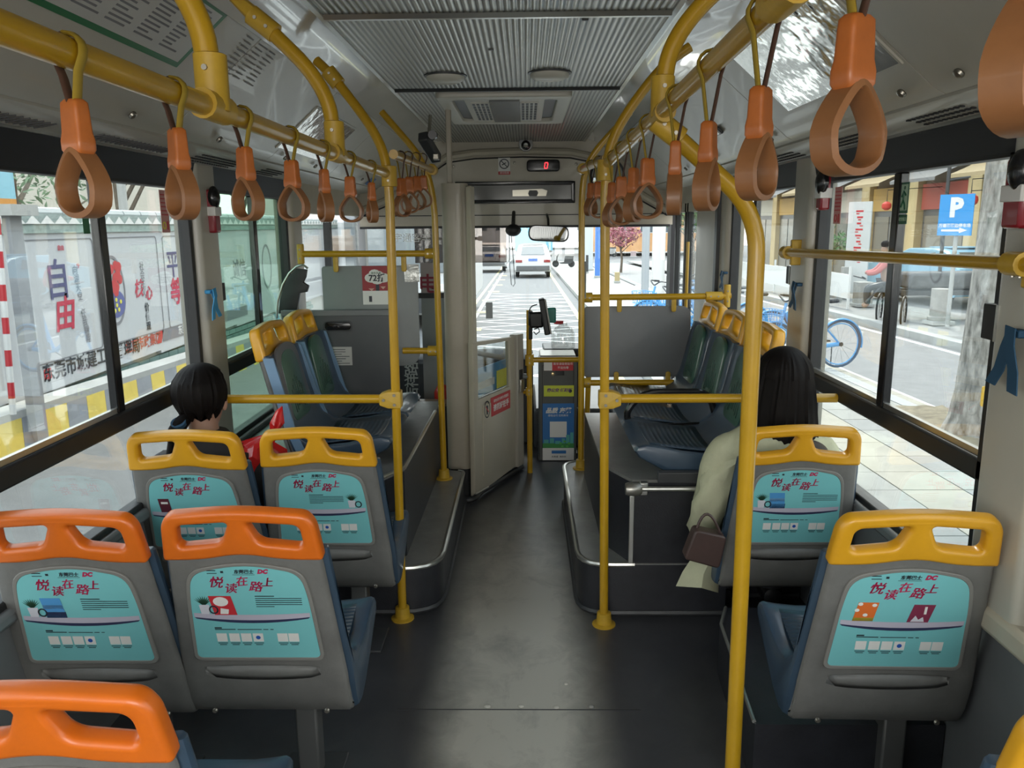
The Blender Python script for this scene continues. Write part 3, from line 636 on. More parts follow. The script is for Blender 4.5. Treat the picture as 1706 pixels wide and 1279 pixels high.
def flange(par, p, r=.045):
    MB().lathe([(0, 0), (r, 0), (r, .005), (.030, .009), (.027, .05), (.022, .052), (0, .052)], p, 'Z', 20).build('base_flange', YELC, par)
TR = .0165
def pole(name, label, pts, rad=.1, r=TR, fl_=True, group=None, cat='pole'):
    e = empty(name, pts[0], label=label, cat=cat, group=group); o_ = Vector(pts[0])
    MB().tube([p-o_ for p in fillet(pts, rad, 7)], r, 16).build('tube', YEL, e)
    if fl_: flange(e, (0, 0, 0))
    return e, o_
LBX, LBZ = -.48, 1.703
L1 = aZ(671, 1030, 0); R1 = aZ(1006, 1040, 0)
eL1, oL1 = pole('grab_pole', 'yellow floor pole left of the aisle, behind the yellow seats', [L1, (-.472, 2.85, 1.69), (-.50, 2.86, 1.82), (-.66, 2.90, 2.03), (-.72, 2.92, 2.085)], .12)
clamp(eL1, Vector((-.471, 2.85, 1.69))-oL1, (0, 0, 1)); teeplate(eL1, Vector((-.484, 2.88, .894))-oL1, -1); clamp(eL1, Vector((-.66, 2.9, 2.025))-oL1, (-.6, 0, .75), .06)
eR1, oR1 = pole('grab_pole', 'yellow floor pole right of the aisle, at the right platform', [R1, (.272, 2.80, 1.70), (.30, 2.80, 1.83), (.45, 2.80, 2.03), (.545, 2.80, 2.09)], .12)
clamp(eR1, Vector((.272, 2.80, 1.70))-oR1, (0, 0, 1)); teeplate(eR1, Vector((.286, 2.83, .900))-oR1, 1)
L2 = aZ(740, 797, .2); R2 = aZ(968, 780, .22)
eL2, oL2 = pole('grab_pole', 'yellow pole on the left platform beside the driver cabin column', [L2, (-.452, 4.06, 1.66), (-.50, 4.06, 1.84), (-.70, 4.08, 2.07)], .12)
eR2, oR2 = pole('grab_pole', 'yellow pole on the right platform in front of the grey hanging panel', [R2, (.293, 4.25, 1.72), (.33, 4.22, 1.86), (.53, 4.2, 2.07)], .12)
NR = Vector((.532, 1.85, 0))
eN, oN = pole('grab_pole', 'nearest thick yellow pole at right, bending in to the overhead bar', [NR, (.526, 1.85, 1.545), (.29, 1.80, 1.735)], .10, .0195)
clamp(eN, Vector((.31, 1.805, 1.72))-oN, (-.8, 0, .6), .07, .025); flange(eN, (0, 0, 0))
def bar(name, label, pts, r=.0165, cat='handrail', ends=True, group=None):
    e = empty(name, pts[0], label=label, cat=cat, group=group); o_ = Vector(pts[0]); MB().tube([Vector(p)-o_ for p in pts], r, 14).build('tube', YEL, e); return e, o_
bl, obl = bar('overhead_handrail', 'overhead yellow bar along the left side with straps', [(LBX, -.6, LBZ), (LBX, 2.83, 1.70)])
br, obr = bar('overhead_handrail', 'overhead yellow bar along the right side with straps', [(.30, -.6, 1.80), (.30, 1.05, 1.776), (.278, 2.80, 1.722)])
bl2, obl2 = bar('overhead_handrail', 'short higher yellow bar above the left platform', [(-.455, 2.86, 1.765), (-.455, 4.06, 1.79)]); clamp(bl2, Vector((-.455, 4.04, 1.79))-obl2, (0, 1, 0))
br2, obr2 = bar('overhead_handrail', 'short yellow bar above the right platform', [(.278, 2.82, 1.74), (.293, 4.24, 1.80)]); clamp(br2, Vector((.293, 4.2, 1.798))-obr2, (0, 1, 0))
def bracket(x, y, z, sgn, label, xt=None):
    xt = xt if xt is not None else (-.665 if sgn < 0 else .50)
    e = empty('bar_bracket', (x, y, z), label=label, cat='bracket', group='curved ceiling brackets of the overhead bars'); o_ = Vector((x, y, z))
    p = fillet([(x, y, z), (x+sgn*.01, y, z+.16), (xt, y+.01, z+.33)], .2, 10); MB().tube([q-o_ for q in p], .0185, 14).build('tube', YEL, e)
    clamp(e, (0, 0, .035), (0, 0, 1), .085, .025); MB().tube([(0, -.045, 0), (0, .045, 0)], .0225, 14).build('bar_clamp', YELC, e)
    t_ = Vector((xt, y+.01, z+.33))-o_; clamp(e, t_-Vector((sgn*.02, 0, .02)), (sgn*.75, 0, .6), .075, .025); MB().tube([t_, t_+Vector((sgn*.05, 0, .045)), t_+Vector((sgn*.06, 0, .07))], [.02, .014, .006], 8).build('hook', YELC, e)
    return e
bracket(LBX, 1.285, LBZ, -1, 'nearest curved yellow bracket on the left bar, by the route sheet'); bracket(LBX, 2.09, LBZ, -1, 'curved yellow bracket on the left bar with a two screw clamp at its top')
bracket(.295, 1.80, 1.752, 1, 'curved yellow bracket on the right bar where the bent pole joins'); bracket(.30, .99, 1.778, 1, 'nearest yellow bracket on the right bar at top edge')
# horizontal rails
e, o_ = bar('side_rail', 'yellow horizontal rail behind the left sideways seats', [(-1.29, 2.88, .897), (-.484, 2.88, .894)])
e, o_ = bar('side_rail', 'yellow horizontal rail behind the right sideways seats', [(.286, 2.83, .902), (1.12, 2.83, .900)])
e, o_ = bar('partition_rail', 'yellow upper rail holding the left grey panel', [(-1.16, 4.12, 1.385), (-.452, 4.10, 1.383)]); clamp(e, Vector((-.48, 4.10, 1.383))-o_, (1, 0, 0), .06)
clamp(e, (.01, 0, 0), (0, 0, 1), .10, .018, 'end_bracket')
e, o_ = bar('partition_rail', 'short yellow lower rail beside the left pole', [(-.64, 4.10, .885), (-.452, 4.10, .883)]); clamp(e, Vector((-.48, 4.10, .883))-o_, (1, 0, 0), .06)
e, o_ = bar('partition_rail', 'yellow upper rail holding the right grey panel', [(.296, 4.27, 1.139), (1.09, 4.27, 1.142)]); clamp(e, (.03, 0, 0), (1, 0, 0), .06); clamp(e, Vector((1.0, 4.27, 1.142))-o_, (1, 0, 0), .09, .024)
clamp(e, Vector((1.07, 4.27, 1.142))-o_, (0, 0, 1), .12, .018, 'end_bracket')
e, o_ = bar('partition_rail', 'yellow lower rail under the right grey panel', [(.296, 4.27, .676), (.80, 4.27, .676)]); clamp(e, (.03, 0, 0), (1, 0, 0), .05)
MB().tube([(.30, 4.24, 1.139), (.30, 4.24, 1.33)], .02, 12).build('grey_sleeve', mat('grey_sleeve', (.2, .21, .2), .5), eR2, M=T(-oR2.x, -oR2.y, -oR2.z))
def hangpanel(label, x0, x1, y, z0, z1, m, tabs, rr, tz):
    e = empty('partition_board', ((x0+x1)/2, y, z0), label=label, cat='partition panel'); w_, h_ = x1-x0, z1-z0
    link('panel', plate_mesh([(a, b_+h_/2) for a, b_ in rpoly([(-w_/2, -h_/2), (w_/2, -h_/2), (w_/2, h_/2), (-w_/2, h_/2)], rr)], [], .012, .002, 1), m, e, M=frame((0, 0, 0), (1, 0, 0), (0, 0, 1)))
    for x, up in tabs:
        zz = h_ if up else 0; s = 1 if up else -1
        link('panel_tab', plate_mesh(rrect(.026, .085, .012), [], .014, .003, 1), YELC, e, M=frame((x, -.014, zz+s*.012), (1, 0, 0), (0, 0, 1)))
    return e
pr_ = hangpanel('grey hanging panel in front of the right sideways seats', .315, .885, 4.285, .705, 1.09, GPAN, [(-.10, 1), (.19, 1), (-.11, 0), (.17, 0)], [.02, .02, .06, .02], 0)
pl_ = hangpanel('light grey upper panel behind the driver with red poster', -1.05, -.555, 4.135, .80, 1.322, LGP, [(-.17, 1), (.18, 1)], [.02, .08, .02, .02], 0)
# wall rail on the right
e, o_ = bar('wall_rail', 'pale yellow rail across the right window', [(1.05, 3.275, 1.404), (1.05, 0.4, 1.452)]); clamp(e, (0, -.01, 0), (0, 1, 0), .05, .026)
for y in (3.26, 1.74):
    zz = 1.404+(3.275-y)*.0167
    MB().b2((1.058, y-.03, zz-.05), (1.10, y-.005, zz+.05)).build('rail_bracket', YELC, e, M=T(-o_.x, -o_.y, -o_.z), bevel=.004)
clamp(e, Vector((1.05, 1.74, 1.43))-o_, (0, 1, 0), .06, .026)
# ================================================================ STRAPS
def ring_mesh():
    pth = []
    for k in range(32):
        a = 2*PI*k/32; x = .0335*math.sin(a)*(1+.10*math.cos(a)*-1); z = .042*math.cos(a)
        if z > .0: x *= (1-.40*(z/.042)**1.3)
        if z < -.022: z = -.022-(-.022-z)*.72; x *= 1.03
        pth.append(Vector((x, 0, z-.040)))
    rows = []
    for k in range(33):
        p = pth[k % 32]; n_ = (pth[(k+1) % 32]-pth[k-1 if k < 32 else 31]).normalized(); out = Vector((n_.z, 0, -n_.x)); hw = .0145
        if (p-Vector((0, 0, -.04))).dot(out) < 0: out = -out
        pr = [(-hw, -.003), (-hw*.85, .0035), (hw*.85, .0035), (hw, -.003), (hw*.8, -.0045), (-hw*.8, -.0045)]
        rows.append([p+Vector((0, a, 0))+out*b_ for a, b_ in pr])
    m = MB().loft(rows, cap=False).mesh(); m.shade_smooth(); m.set_sharp_from_angle(angle=math.radians(50)); return m
def sleeve_mesh():
    rows = []
    for z, w_, d_ in ((0, .030, .022), (.005, .036, .025), (.016, .0365, .025), (.026, .033, .022), (.050, .031, .021), (.060, .030, .020), (.064, .024, .014)):
        rows.append([Vector((x, y, z)) for x, y in rrect(w_, d_, .005)])
    m = MB().loft(rows).mesh(); m.shade_smooth(); m.set_sharp_from_angle(angle=math.radians(50)); return m
RGM, SLM = ring_mesh(), sleeve_mesh()
def make_strap(x, y, z, rz, lab, tilt=0., dz=.082, sw=False):
    e = empty('hanging_strap', (x, y, z), label=lab, cat='hand strap', group='hand straps hanging from the overhead bars'); e.rotation_euler = (tilt, 0, 0)
    # webbing loop over the bar
    r = .0195; a0 = [Vector((-.003, .003*1, -dz))]; pts = [Vector((-.003, 0, -dz)), Vector((-r*.6, .006, -r*1.2))]
    for k in range(9): a = PI*1.08-(PI*1.16)*k/8; pts.append(Vector((r*math.cos(a), .008*(1-2*k/8), r*math.sin(a))))
    pts += [Vector((r*.7, -.010, -r*1.0)), Vector((.003, 0, -dz))]
    half = len(pts)//2+1
    w1 = MB().tube(pts[:half], .0026, 8, flat=3.4, up=(0, 1, 0)); w1.build('webbing', STRAPD if sw else STRAPY, e); MB().tube(pts[half-1:], .0026, 8, flat=3.4, up=(0, 1, 0)).build('webbing', STRAPY if sw else STRAPD, e)
    k_ = .88 if sw else 1.0
    s = link('grip_sleeve', SLM, SLEEVE, e, M=T(0, 0, -dz-.058*k_) @ RZ(rz) @ Matrix.Diagonal((k_, k_, k_, 1)), smooth=False); link('ring', RGM, RING, e, M=T(0, 0, -dz-.055*k_) @ RZ(rz) @ Matrix.Diagonal((k_, k_, k_, 1)), smooth=False); return e
    return e
ords = ['nearest', 'second', 'third', 'fourth', 'fifth', 'sixth', 'seventh', 'eighth', 'ninth', 'tenth']
for i, (y, rz) in enumerate(((.885, -.45), (1.14, -.75), (1.41, -.6), (1.69, -.30), (1.96, -1.0), (2.25, -.1), (2.56, -1.1))):
    make_strap(LBX, y, 1.702, rz, f'{ords[i]} orange strap handle along the left bar', sw=True, dz=.052)
for i, (y, rz) in enumerate(((3.02, .9), (3.22, .3), (3.45, .5), (3.68, .1))):
    make_strap(-.455, y, 1.77+.016*i, rz, f'{ords[i]} of the strap handles above the left platform, past the left pole')
for i, (y, rz, dz) in enumerate(((.50, .55, .075), (.775, .5, .082), (1.07, .85, .095), (1.345, 1.05, .095), (1.615, 1.35, .09), (1.95, .2, .085), (2.17, 1.0, .085), (2.42, .1, .085), (2.62, .7, .085))):
    zz = 1.776 if y < 1.07 else 1.776-.031*(y-1.05); make_strap(.30-(.0126*max(0, y-1.05)), y, zz+.003, rz, f'{ords[i]} orange strap handle along the right bar', dz=dz)
for i, (y, rz) in enumerate(((3.2, .2), (3.55, .9))):
    make_strap(.285, y, 1.76+.012*i, rz, f'{ords[i]} strap handle above the right platform, past the right pole')
# ================================================================ FRONT OF THE BUS
FRX = lambda o, x=(1, 0, 0), y=(0, 0, 1): frame(o, x, y)      # upright plate facing the camera: plate z points to -Y
wf = empty('wall_front', kind='structure')
YH = 6.38
arcp = [aY(u, v, YH) for u, v in ((600, 362), (640, 345), (661, 333), (690, 313), (722, 287), (745, 271), (790, 264.5), (870, 261.5), (950, 263), (985, 270), (1010, 287), (1040, 312), (1070, 335), (1110, 358))]
hp = [(XL, 1.515), (XR+.02, 1.515), (XR+.02, arcp[-1].z)]+[(q.x, q.z) for q in reversed(arcp)]+[(XL, arcp[0].z)]
hp = [hp[0], hp[1], hp[2]]+[q for q in hp[3:-1] if XL < q[0] < XR]+[hp[-1]]
link('header_panel', plate_mesh(hp, [], .04, 0), CREAM, wf, M=FRX((0, YH+.02, 0)))
MB().b2((XL, YH+.012, 1.515), (XR+.02, YH+.04, 2.2)).build('header_backing', CREAM, wf)
MB().tube([(x, YH-.001, z) for x, z in hp[2:]], .006, 6).build('header_seam', BLK, wf)
MB().tube([(x*1.0, YH-.002, z+.045) for x, z in hp[3:-1]], .028, 8).build('header_cove', CREAM, wf)
MB().b2((XL, YH-.006, 1.595), (XR, YH+.002, 1.602)).build('header_seam', BLK, wf)
MB().b2((XL, YH-.012, 1.50), (XR, YH+.03, 1.518)).build('header_lip', BLK, wf, bevel=.003)
MB().b2((XL-.05, YF+.02, -.5), (XR+.05, YF+.07, .19)).build('lower_panel', DKG, wf); MB().b2((XL-.02, YF-.02, .165), (XR+.02, YF+.05, .21)).build('windscreen_seal', BLK, wf)
MB().b2((.30, YF-.14, 0), (XR, YF-.10, .16)).build('kick_panel', LGP, wf)
ws = empty('window_8', kind='structure')
MB().b2((XL, YF+.02, .2), (XR+.04, YF+.026, 1.56)).build('windscreen_pane', GLW, ws)
MB().b2((XL-.06, YF-.03, .2), (XL+.02, YF+.06, 1.8)).build('corner_post', mat('pillar_grey', (.25, .26, .26), .4), ws); MB().b2((XR+.015, YF-.10, -.1), (XR+.06, YF+.05, 1.8)).build('corner_post', BLK, ws)
# front passenger door (right side): black framed leaves
dr = empty('door_1', kind='structure')
for y in (5.27, 5.62, 5.70, 6.06): MB().b2((XR-.01, y, -.1), (XR+.03, y+.05, 1.70)).build('door_frame', BLK, dr, bevel=.004)
for y in (5.32, 5.75): MB().b2((XR+.005, y, .05), (XR+.011, y+.31, 1.66)).build('pane', GLS, dr)
MB().b2((XR-.02, 5.25, 1.66), (XR+.03, 6.3, 1.80)).build('door_header', CREAM, dr)
MB().tube([(XR-.03, 5.5, .4), (XR-.03, 5.5, 1.4)], .012, 8).build('door_handle', YEL, dr)
# destination display in the header
o = empty('roller_display', label='long black framed route display set in the cream header', cat='display')
a_, b_ = aY(758, 303, YH-.02), aY(958, 338, YH-.02); cx_, cz_ = (a_.x+b_.x)/2, (a_.z+b_.z)/2; W_, H_ = b_.x-a_.x, a_.z-b_.z
o.location = (cx_, YH-.01, cz_); link('frame', plate_mesh(rrect(W_, H_, .006), [rrect(W_-.06, H_-.06, .004)], .03, .002, 1), BLKG, o, M=FRX((0, 0, 0)))
MB().b2((-W_/2+.02, .002, -H_/2+.02), (W_/2-.02, .008, H_/2-.02)).build('screen', mat('smoked_screen', (.06, .065, .055), .12), o)
MB().prism([(-.02, -.028), (.24, -.028), (.25, .012), (.21, .026), (-.02, .018)], 0, .002, FRX((.0, .002, 0))).build('reflective_film', mat('pale_film', (.42, .40, .33), .15, metal=.4), o)
MB().prism([(.11, -.028), (.17, -.028), (.18, -.005), (.17, .016), (.11, .016), (.10, -.01)], 0, .001, FRX((0, -.001, 0))).build('dark_patch', DKG, o)
# LED display with the red 0
o = empty('led_display', label='small black display showing a red 0 on the header', cat='display'); p = aY(905, 276, YH-.03); o.location = p
link('case', plate_mesh(rrect(.255, .088, .03), [], .05, .008, 2), BLKG, o, M=FRX((0, 0, 0)))
q = MB()
for sx_, sz_, dx, dz in ((0, .021, .020, .006), (0, -.021, .020, .006), (-.011, .0105, .006, .018), (.011, .0105, .006, .018), (-.011, -.0105, .006, .018), (.011, -.0105, .006, .018)): q.box((.022+sx_+sz_*.15, -.027, sz_), (dx, .002, dz))
q.build('digit', mat('red_led', (.5, .0, .0), .4, emit=(1, .02, .03), estr=2.2), o)
# no smoking sign
o = empty('no_smoking_sign', label='white no smoking sign with red text strip on the header', cat='sign'); o.location = aY(840, 277, YH-.006)
MB().b2((-.046, 0, -.062), (.046, .003, .066)).build('sheet', WHT, o)
MB().b2((-.046, -.001, -.062), (.046, 0, -.038)).build('red_strip', RED, o)
link('ring', plate_mesh([(.038*math.cos(a*PI/12), .038*math.sin(a*PI/12)) for a in range(24)], [[(.031*math.cos(a*PI/12), .031*math.sin(a*PI/12)) for a in range(24)]], .002), INK, o, M=FRX((0, -.001, .018)))
MB().box((0, -.0025, .018), (.066, .002, .006), Matrix.Rotation(.78, 3, 'Y')).build('slash', INK, o); MB().box((-.002, -.002, .018), (.034, .002, .007), Matrix.Rotation(-.5, 3, 'Y')).build('cigarette', INK, o)
text('请勿吸烟', .018, WHT, o, FRX((0, -.002, -.050)), 'lettering')
for u, v in ((755, 277), (960, 273), (857, 271)):
    p = aY(u, v, YH-.008); MB().lathe([(0, -.006), (.010, -.004), (.012, .004), (0, .004)], p, 'Y', 12).build('header_screw', GOLD, wf)
# dome camera, box camera, convex mirror, rear-view mirror
o = empty('dome_camera', label='small silver dome camera at the ceiling edge above the header', cat='camera'); o.location = aY(876, 240, 6.30)
MB().lathe([(0, -.03), (.05, -.02), (.056, .005), (.05, .03), (0, .035)], axis='Y', n=20).build('base', mat('silver_plastic', (.45, .45, .44), .35, metal=.3), o); MB().ball((0, -.035, -.012), .036, 16, 10).build('dome', BLKG, o)
MB().lathe([(.018, -.071), (.014, -.078), (0, -.074)], (0, 0, -.014), 'Y', 14).build('lens', ALU, o)
o = empty('box_camera', label='dark grey box camera on a bracket near the driver column', cat='camera'); o.location = aY(716, 246, 4.3)
MB().box((0, 0, 0), (.055, .20, .055), Matrix.Rotation(-.55, 3, 'X') @ Matrix.Rotation(-.25, 3, 'Z')).build('body', DKG, o, bevel=.008)
MB().lathe([(0, -.02), (.022, -.02), (.026, 0), (0, 0)], (.028, -.095, .052), 'Y', 14).build('lens', BLKG, o); MB().tube([(0, .03, -.01), (-.01, .06, .06), (0, .06, .17)], .009, 8).build('bracket', GOLD, o)
MB().box((.03, .02, -.045), (.03, .05, .03)).build('bracket_foot', GOLD, o, bevel=.004)
o = empty('convex_mirror', label='round convex mirror at the right end of the header', cat='mirror'); o.location = aY(1012, 292, 5.95)
MB().lathe([(0, -.035), (.06, -.030), (.10, -.012), (.118, .006)], axis='Y', n=28).build('mirror_face', mat('mirror', (.75, .78, .80), .03, metal=1), o); MB().lathe([(.112, .0), (.124, -.004), (.128, .01), (.12, .025), (0, .03)], axis='Y', n=28).build('rim', BLK, o)
MB().tube([(0, .02, 0), (-.02, .43, .02)], .01, 8).build('mirror_arm', BLK, o)
o = empty('interior_mirror', label='wide oval interior mirror hanging over the windscreen', cat='mirror'); o.location = aY(914, 389, 5.9)
MR = FRX((0, 0, 0), (1, 0, .0), (0, .12, 1)) @ RZ(math.radians(-3))
link('mirror_shell', plate_mesh(rrect(.295, .115, .056), [], .03, .010, 2), BLK, o, M=MR); link('mirror_face', plate_mesh(rrect(.275, .098, .048), [], .004), MATS['mirror'], o, M=MR @ T(0, 0, .016))
MB().tube([(0, .02, .03), (0, .10, .10), (0, .46, .14)], .009, 8).build('mirror_arm', BLK, o)
o = empty('dashboard_camera', label='small black rounded camera hanging left of the interior mirror', cat='camera'); o.location = aY(855, 380, 6.0)
MB().ball((0, 0, -.015), (.058, .05, .045), 16, 10).build('body', BLK, o); MB().tube([(0, .0, .02), (0, .36, .12)], .014, 8).build('stem', BLK, o)
# sun visor, dark translucent film
o = empty('sun_visor', label='dark translucent pull-down visor on the left half of the windscreen', cat='visor')
a_, b_ = aY(690, 378, 6.44), aY(844, 437, 6.44)
MB().b2((a_.x, 6.44, b_.z), (b_.x, 6.443, a_.z)).build('film', glass('visor_film', (.42, .38, .36), .06), o); MB().b2((XL+.1, 6.435, a_.z), (b_.x, 6.45, a_.z+.02)).build('visor_bar', BLK, o)
p = aY(686, 397, 6.43); text('宇通客车', .075, WHT, o, FRX((p.x, 6.43, p.z)), 'lettering')
# wiper cable loop and small tag on the glass
o = empty('wire_loop', label='thin dark wire loop hanging on the windscreen', cat='wire'); q = [aY(u, v, 6.42) for u, v in ((848, 380), (849, 440), (852, 474), (855, 477), (858, 472), (855, 430), (851, 384))]
MB().tube([x-q[0] for x in q], .003, 6).build('wire', BLK, o); o.location = q[0]
o = empty('screen_tag', label='small grey square tag on the glass left of the reader', cat='tag'); o.location = aY(815, 517, 6.50); MB().b2((-.028, 0, -.067), (.028, .012, .067)).build('tag_plate', mat('tag_grey', (.33, .33, .32), .5), o, bevel=.002)
# ---- driver cabin column and swung half door
o = empty('cabin_column', (-.375, 4.42, 0), label='tall beige rounded column of the driver cabin', cat='column')
MB().prism(rpoly([(-.075, -.06), (.065, -.06), (.065, .06), (-.075, .06)], .05, 6), .16, 1.742).build('column', mat('column_beige', (.43, .38, .30), .4, var=.05, coat=.1), o, ang=60)
MB().prism(rrect(.12, .10, .03), .0, .16).build('column_foot', BLK, o)
MB().b2((.065, -.035, .02), (.085, .06, 1.73)).build('inner_frame', CREAM, o, bevel=.004); MB().b2((.072, -.04, .30+.28), (.079, -.03, 1.70)).build('seal_strip', BLK, o)
MB().b2((-.045, -.01, 1.742), (-.015, .02, 2.13)).build('top_post', mat('column_beige', (.33, .30, .265)), o, bevel=.006)
hin = Vector((-.300, 4.27, 0)); tip = Vector((-.045, 4.84, 0)); dv = (tip-hin); DL = dv.length; DM = frame(hin, dv, (0, 0, 1))
o = empty('cabin_half_door', label='beige half door of the driver cabin swung into the aisle', cat='door'); o.matrix_world = DM
# local: x along door, y up, z toward camera side
link('door_panel', plate_mesh([(0, .03), (DL, .06), (DL, .86), (0, .90)], [[(.055, .575), (.055, .875), (DL-.16, .85), (DL-.16, .575)]], .03, .003, 1), CREAM, o)
link('inset_panel', plate_mesh([(.10, .12), (DL-.14, .14), (DL-.14, .53), (.10, .53)], [], .006, .002, 1), CREAM, o, M=T(0, 0, .017))
MB().b2((.055, .575, -.003), (DL-.16, .87, .003)).build('door_glass', GLS, o)
MB().b2((DL-.09, .05, -.02), (DL, .875, .035)).build('latch_post', mat('latch_post_beige', (.40, .375, .32), .4), o, bevel=.006); MB().b2((DL-.07, .52, .035), (DL-.02, .60, .048)).build('latch', ALU, o, bevel=.003)
MB().b2((DL-.068, .60, .034), (DL-.025, .66, .040)).build('lock_plate', BLK, o, bevel=.002)
MB().b2((0, .895, -.012), (.045, 1.72, .018)).build('upper_frame', CREAM, o, bevel=.004)
MB().tube([(DL-.03, .05, -.02), (DL-.03, .0, -.02)], .022, 12).build('door_foot', LGP, o)
BP = mat('blue_sheet', (.10, .33, .62), .5); 
sgn_ = MB().b2((.07, .58, -.012), (DL-.17, .74, -.006)).build('paper_sheet', BP, o); MB().b2((DL-.30, .585, -.005), (DL-.17, .69, -.002)).build('yellow_sheet', mat('yellow_sheet', (.75, .68, .08), .5), sgn_)
MB().b2((.07, .62, -.005), (DL-.33, .66, -.003)).build('white_lines', WHT, sgn_)
a0 = MB().b2((.20, .445, .018), (DL-.17, .555, .021)).build('red_notice', RED, o); text('请勿在行车时与驾驶员', .020, WHT, a0, T(.33, .53, .0215), 'lettering'); text('请抓好扶手', .042, WHT, a0, T(.33, .487, .0215), 'lettering', bold=.001)
link('prohibition_ring', plate_mesh([(.036*math.cos(a*PI/12), .05*math.sin(a*PI/12)) for a in range(24)], [[(.030*math.cos(a*PI/12), .043*math.sin(a*PI/12)) for a in range(24)]], .002), INK, o, M=T(.15, .50, .0195))
MB().prism([(-.008, -.03), (.008, -.03), (.012, .02), (-.012, .025)], 0, .001, T(.15, .50, .0195)).build('prohibition_figure', INK, o); MB().box((.15, .5, .0205), (.05, .006, .001), Matrix.Rotation(-.8, 3, 'Z')).build('slash', RED, o)
# curved floor edge under the door
MB().tube(fillet([(-.33, 4.22, .02), (-.29, 4.22, .03), (-.27, 4.33, .03), (-.03, 4.86, .02)], .05), .018, 8).build('door_threshold', BLK, fo)
MB().tube([(-.285, 4.25, .05), (-.22, 4.38, .05)], .006, 6).build('threshold_trim', ALU, fo)
# ---- farebox on its yellow frame
o = empty('fare_box', (.205, 5.08, 0), label='tall dark fare box with posters at the end of the aisle', cat='fare box')
MB().b2((-.122, -.03, .0), (.122, .25, .66)).build('body', mat('fare_box_grey', (.075, .078, .072), .4, var=.1), o, bevel=.008)
MB().b2((-.115, -.025, .66), (.115, .25, .70)).build('top_plate', mat('fare_box_top', (.36, .34, .30), .35, metal=.4), o, bevel=.005)
MB().b2((-.13, -.02, -.0), (.13, .26, .05)).build('plinth', BLK, o)
link('door_line', plate_mesh(rrect(.205, .56, .01), [rrect(.197, .552, .008)], .004), BLK, o, M=FRX((0, -.031, .36)))
def fy(u, v): p = aY(u, v, 5.048); return p.x-.205, p.z
def sheet(u0, v0, u1, v1, m, nm, par=None, dy=-.034):
    x0, z0 = fy(u0, v0); x1, z1 = fy(u1, v1); return MB().b2((x0, dy, z1), (x1, dy+.002, z0)).build(nm, m, par or o, smooth=False)
s = sheet(906, 602, 955, 617, RED, 'red_poster'); sheet(906, 602, 920, 617, WHT, 'white_corner', s, -.0355); x, z = fy(938, 606); text('乘车请自觉投币', .018, WHT, s, FRX((x, -.0358, z)), 'lettering'); x, z = fy(938, 612.5); text('不设找零', .018, WHT, s, FRX((x, -.0358, z)), 'lettering')
x, z = fy(921, 622); MB().lathe([(0, -.03), (.010, -.028), (.012, 0), (0, 0)], (x, -.033, z), 'Y', 14).build('lock_knob', mat('brass', (.55, .42, .22), .3, metal=.9), o); sheet(925, 618, 940, 625, BLKG, 'lock_slot')
s = sheet(906, 642, 956, 660, mat('lime_sheet', (.62, .68, .05), .45), 'lime_poster'); x, z = fy(932, 650); text('乘公交 低碳行', .026, mat('violet_print', (.16, .05, .22), .5), s, FRX((x, -.0358, z)), 'lettering', shear=.2, bold=.0008)
x, z = fy(950, 651); MB().lathe([(0, 0), (.012, 0), (.012, .001), (0, .001)], (x, -.036, z), 'Y', 10).build('face_mark', INK, s)
s = sheet(904, 672, 956, 752, mat('poster_blue', (.03, .17, .46), .4), 'blue_poster'); 
x, z = fy(930, 684); text('品质 东莞', .038, WHT, s, FRX((x, -.0358, z)), 'lettering', shear=.2, bold=.0018); x, z = fy(930, 692); text('绿色出行 扫码乘车', .016, WHT, s, FRX((x, -.0358, z)), 'lettering')
sheet(916, 702, 944, 728, WHT, 'white_square', s, -.0355); sheet(904, 738, 956, 749, mat('poster_green', (.05, .28, .07), .5), 'green_field', s, -.0352); sheet(904, 746, 956, 766, WHT, 'white_foot', s, -.0354)
q = MB()
for u, v, w_, h_ in ((906, 732, 8, 6), (916, 730, 7, 8), (925, 734, 9, 5), (936, 730, 5, 8), (943, 724, 6, 14), (950, 720, 5, 18)):
    x0, z0 = fy(u, v); x1, z1 = fy(u+w_, v+h_); q.b2((x0, -.0357, z1), (x1, -.0352, z0))
q.build('city_print', mat('city_teal', (.10, .42, .40), .5), s, smooth=False)
q = MB()
for u, v in ((934, 738), (941, 735), (948, 738), (937, 743), (945, 743)): x, z = fy(u, v); q.ball((x, -.036, z), (.009, .0005, .008), 8, 4)
q.build('bubble_print', mat('leaf_green', (.10, .45, .08), .5), s, smooth=False); x, z = fy(931, 753); s2_ = sheet(919, 750, 943, 755, mat('poster_blue', (.03, .17, .46)), 'blue_bar', s, -.0362); x, z = fy(931, 760.5); text('东莞通 · 乘车码', .014, INK, s, FRX((x, -.036, z)), 'lettering')
fz = aY(930, 599, 4.8).z
e, o_ = pole('card_pole', 'yellow post left of the fare box carrying the card reader', [(.022, 4.80, 0), (.020, 4.80, 1.0+.02)], cat='pole'); clamp(e, (0, 0, fz), (0, 0, 1), .07)
zt_ = aY(884, 550, 4.8).z; MB().b2((0, 0, 0), (.001, .001, .001)) 
e.children[0].data = MB().tube([(0, 0, 0), (-.003, 0, zt_)], .0165, 14).mesh(); e.children[0].data.materials.append(YEL); e.children[0].data.shade_smooth(); e.children[0].data.set_sharp_from_angle(angle=.6)
MB().tube([(-.10, .03, aY(873, 627, 4.8).z), (0, 0, aY(884, 627, 4.8).z)], .016, 10).build('link_arm', LGP, e)
e2, o2 = pole('fare_rail', 'yellow rail frame passing over and right of the fare box', [(.022, 4.80, fz), (.385, 4.80, fz), (.372, 4.80, .225)], rad=.04, r=.0165, fl_=False, cat='handrail'); flange(e2, Vector((.372, 4.80, .222))-o2, .03)
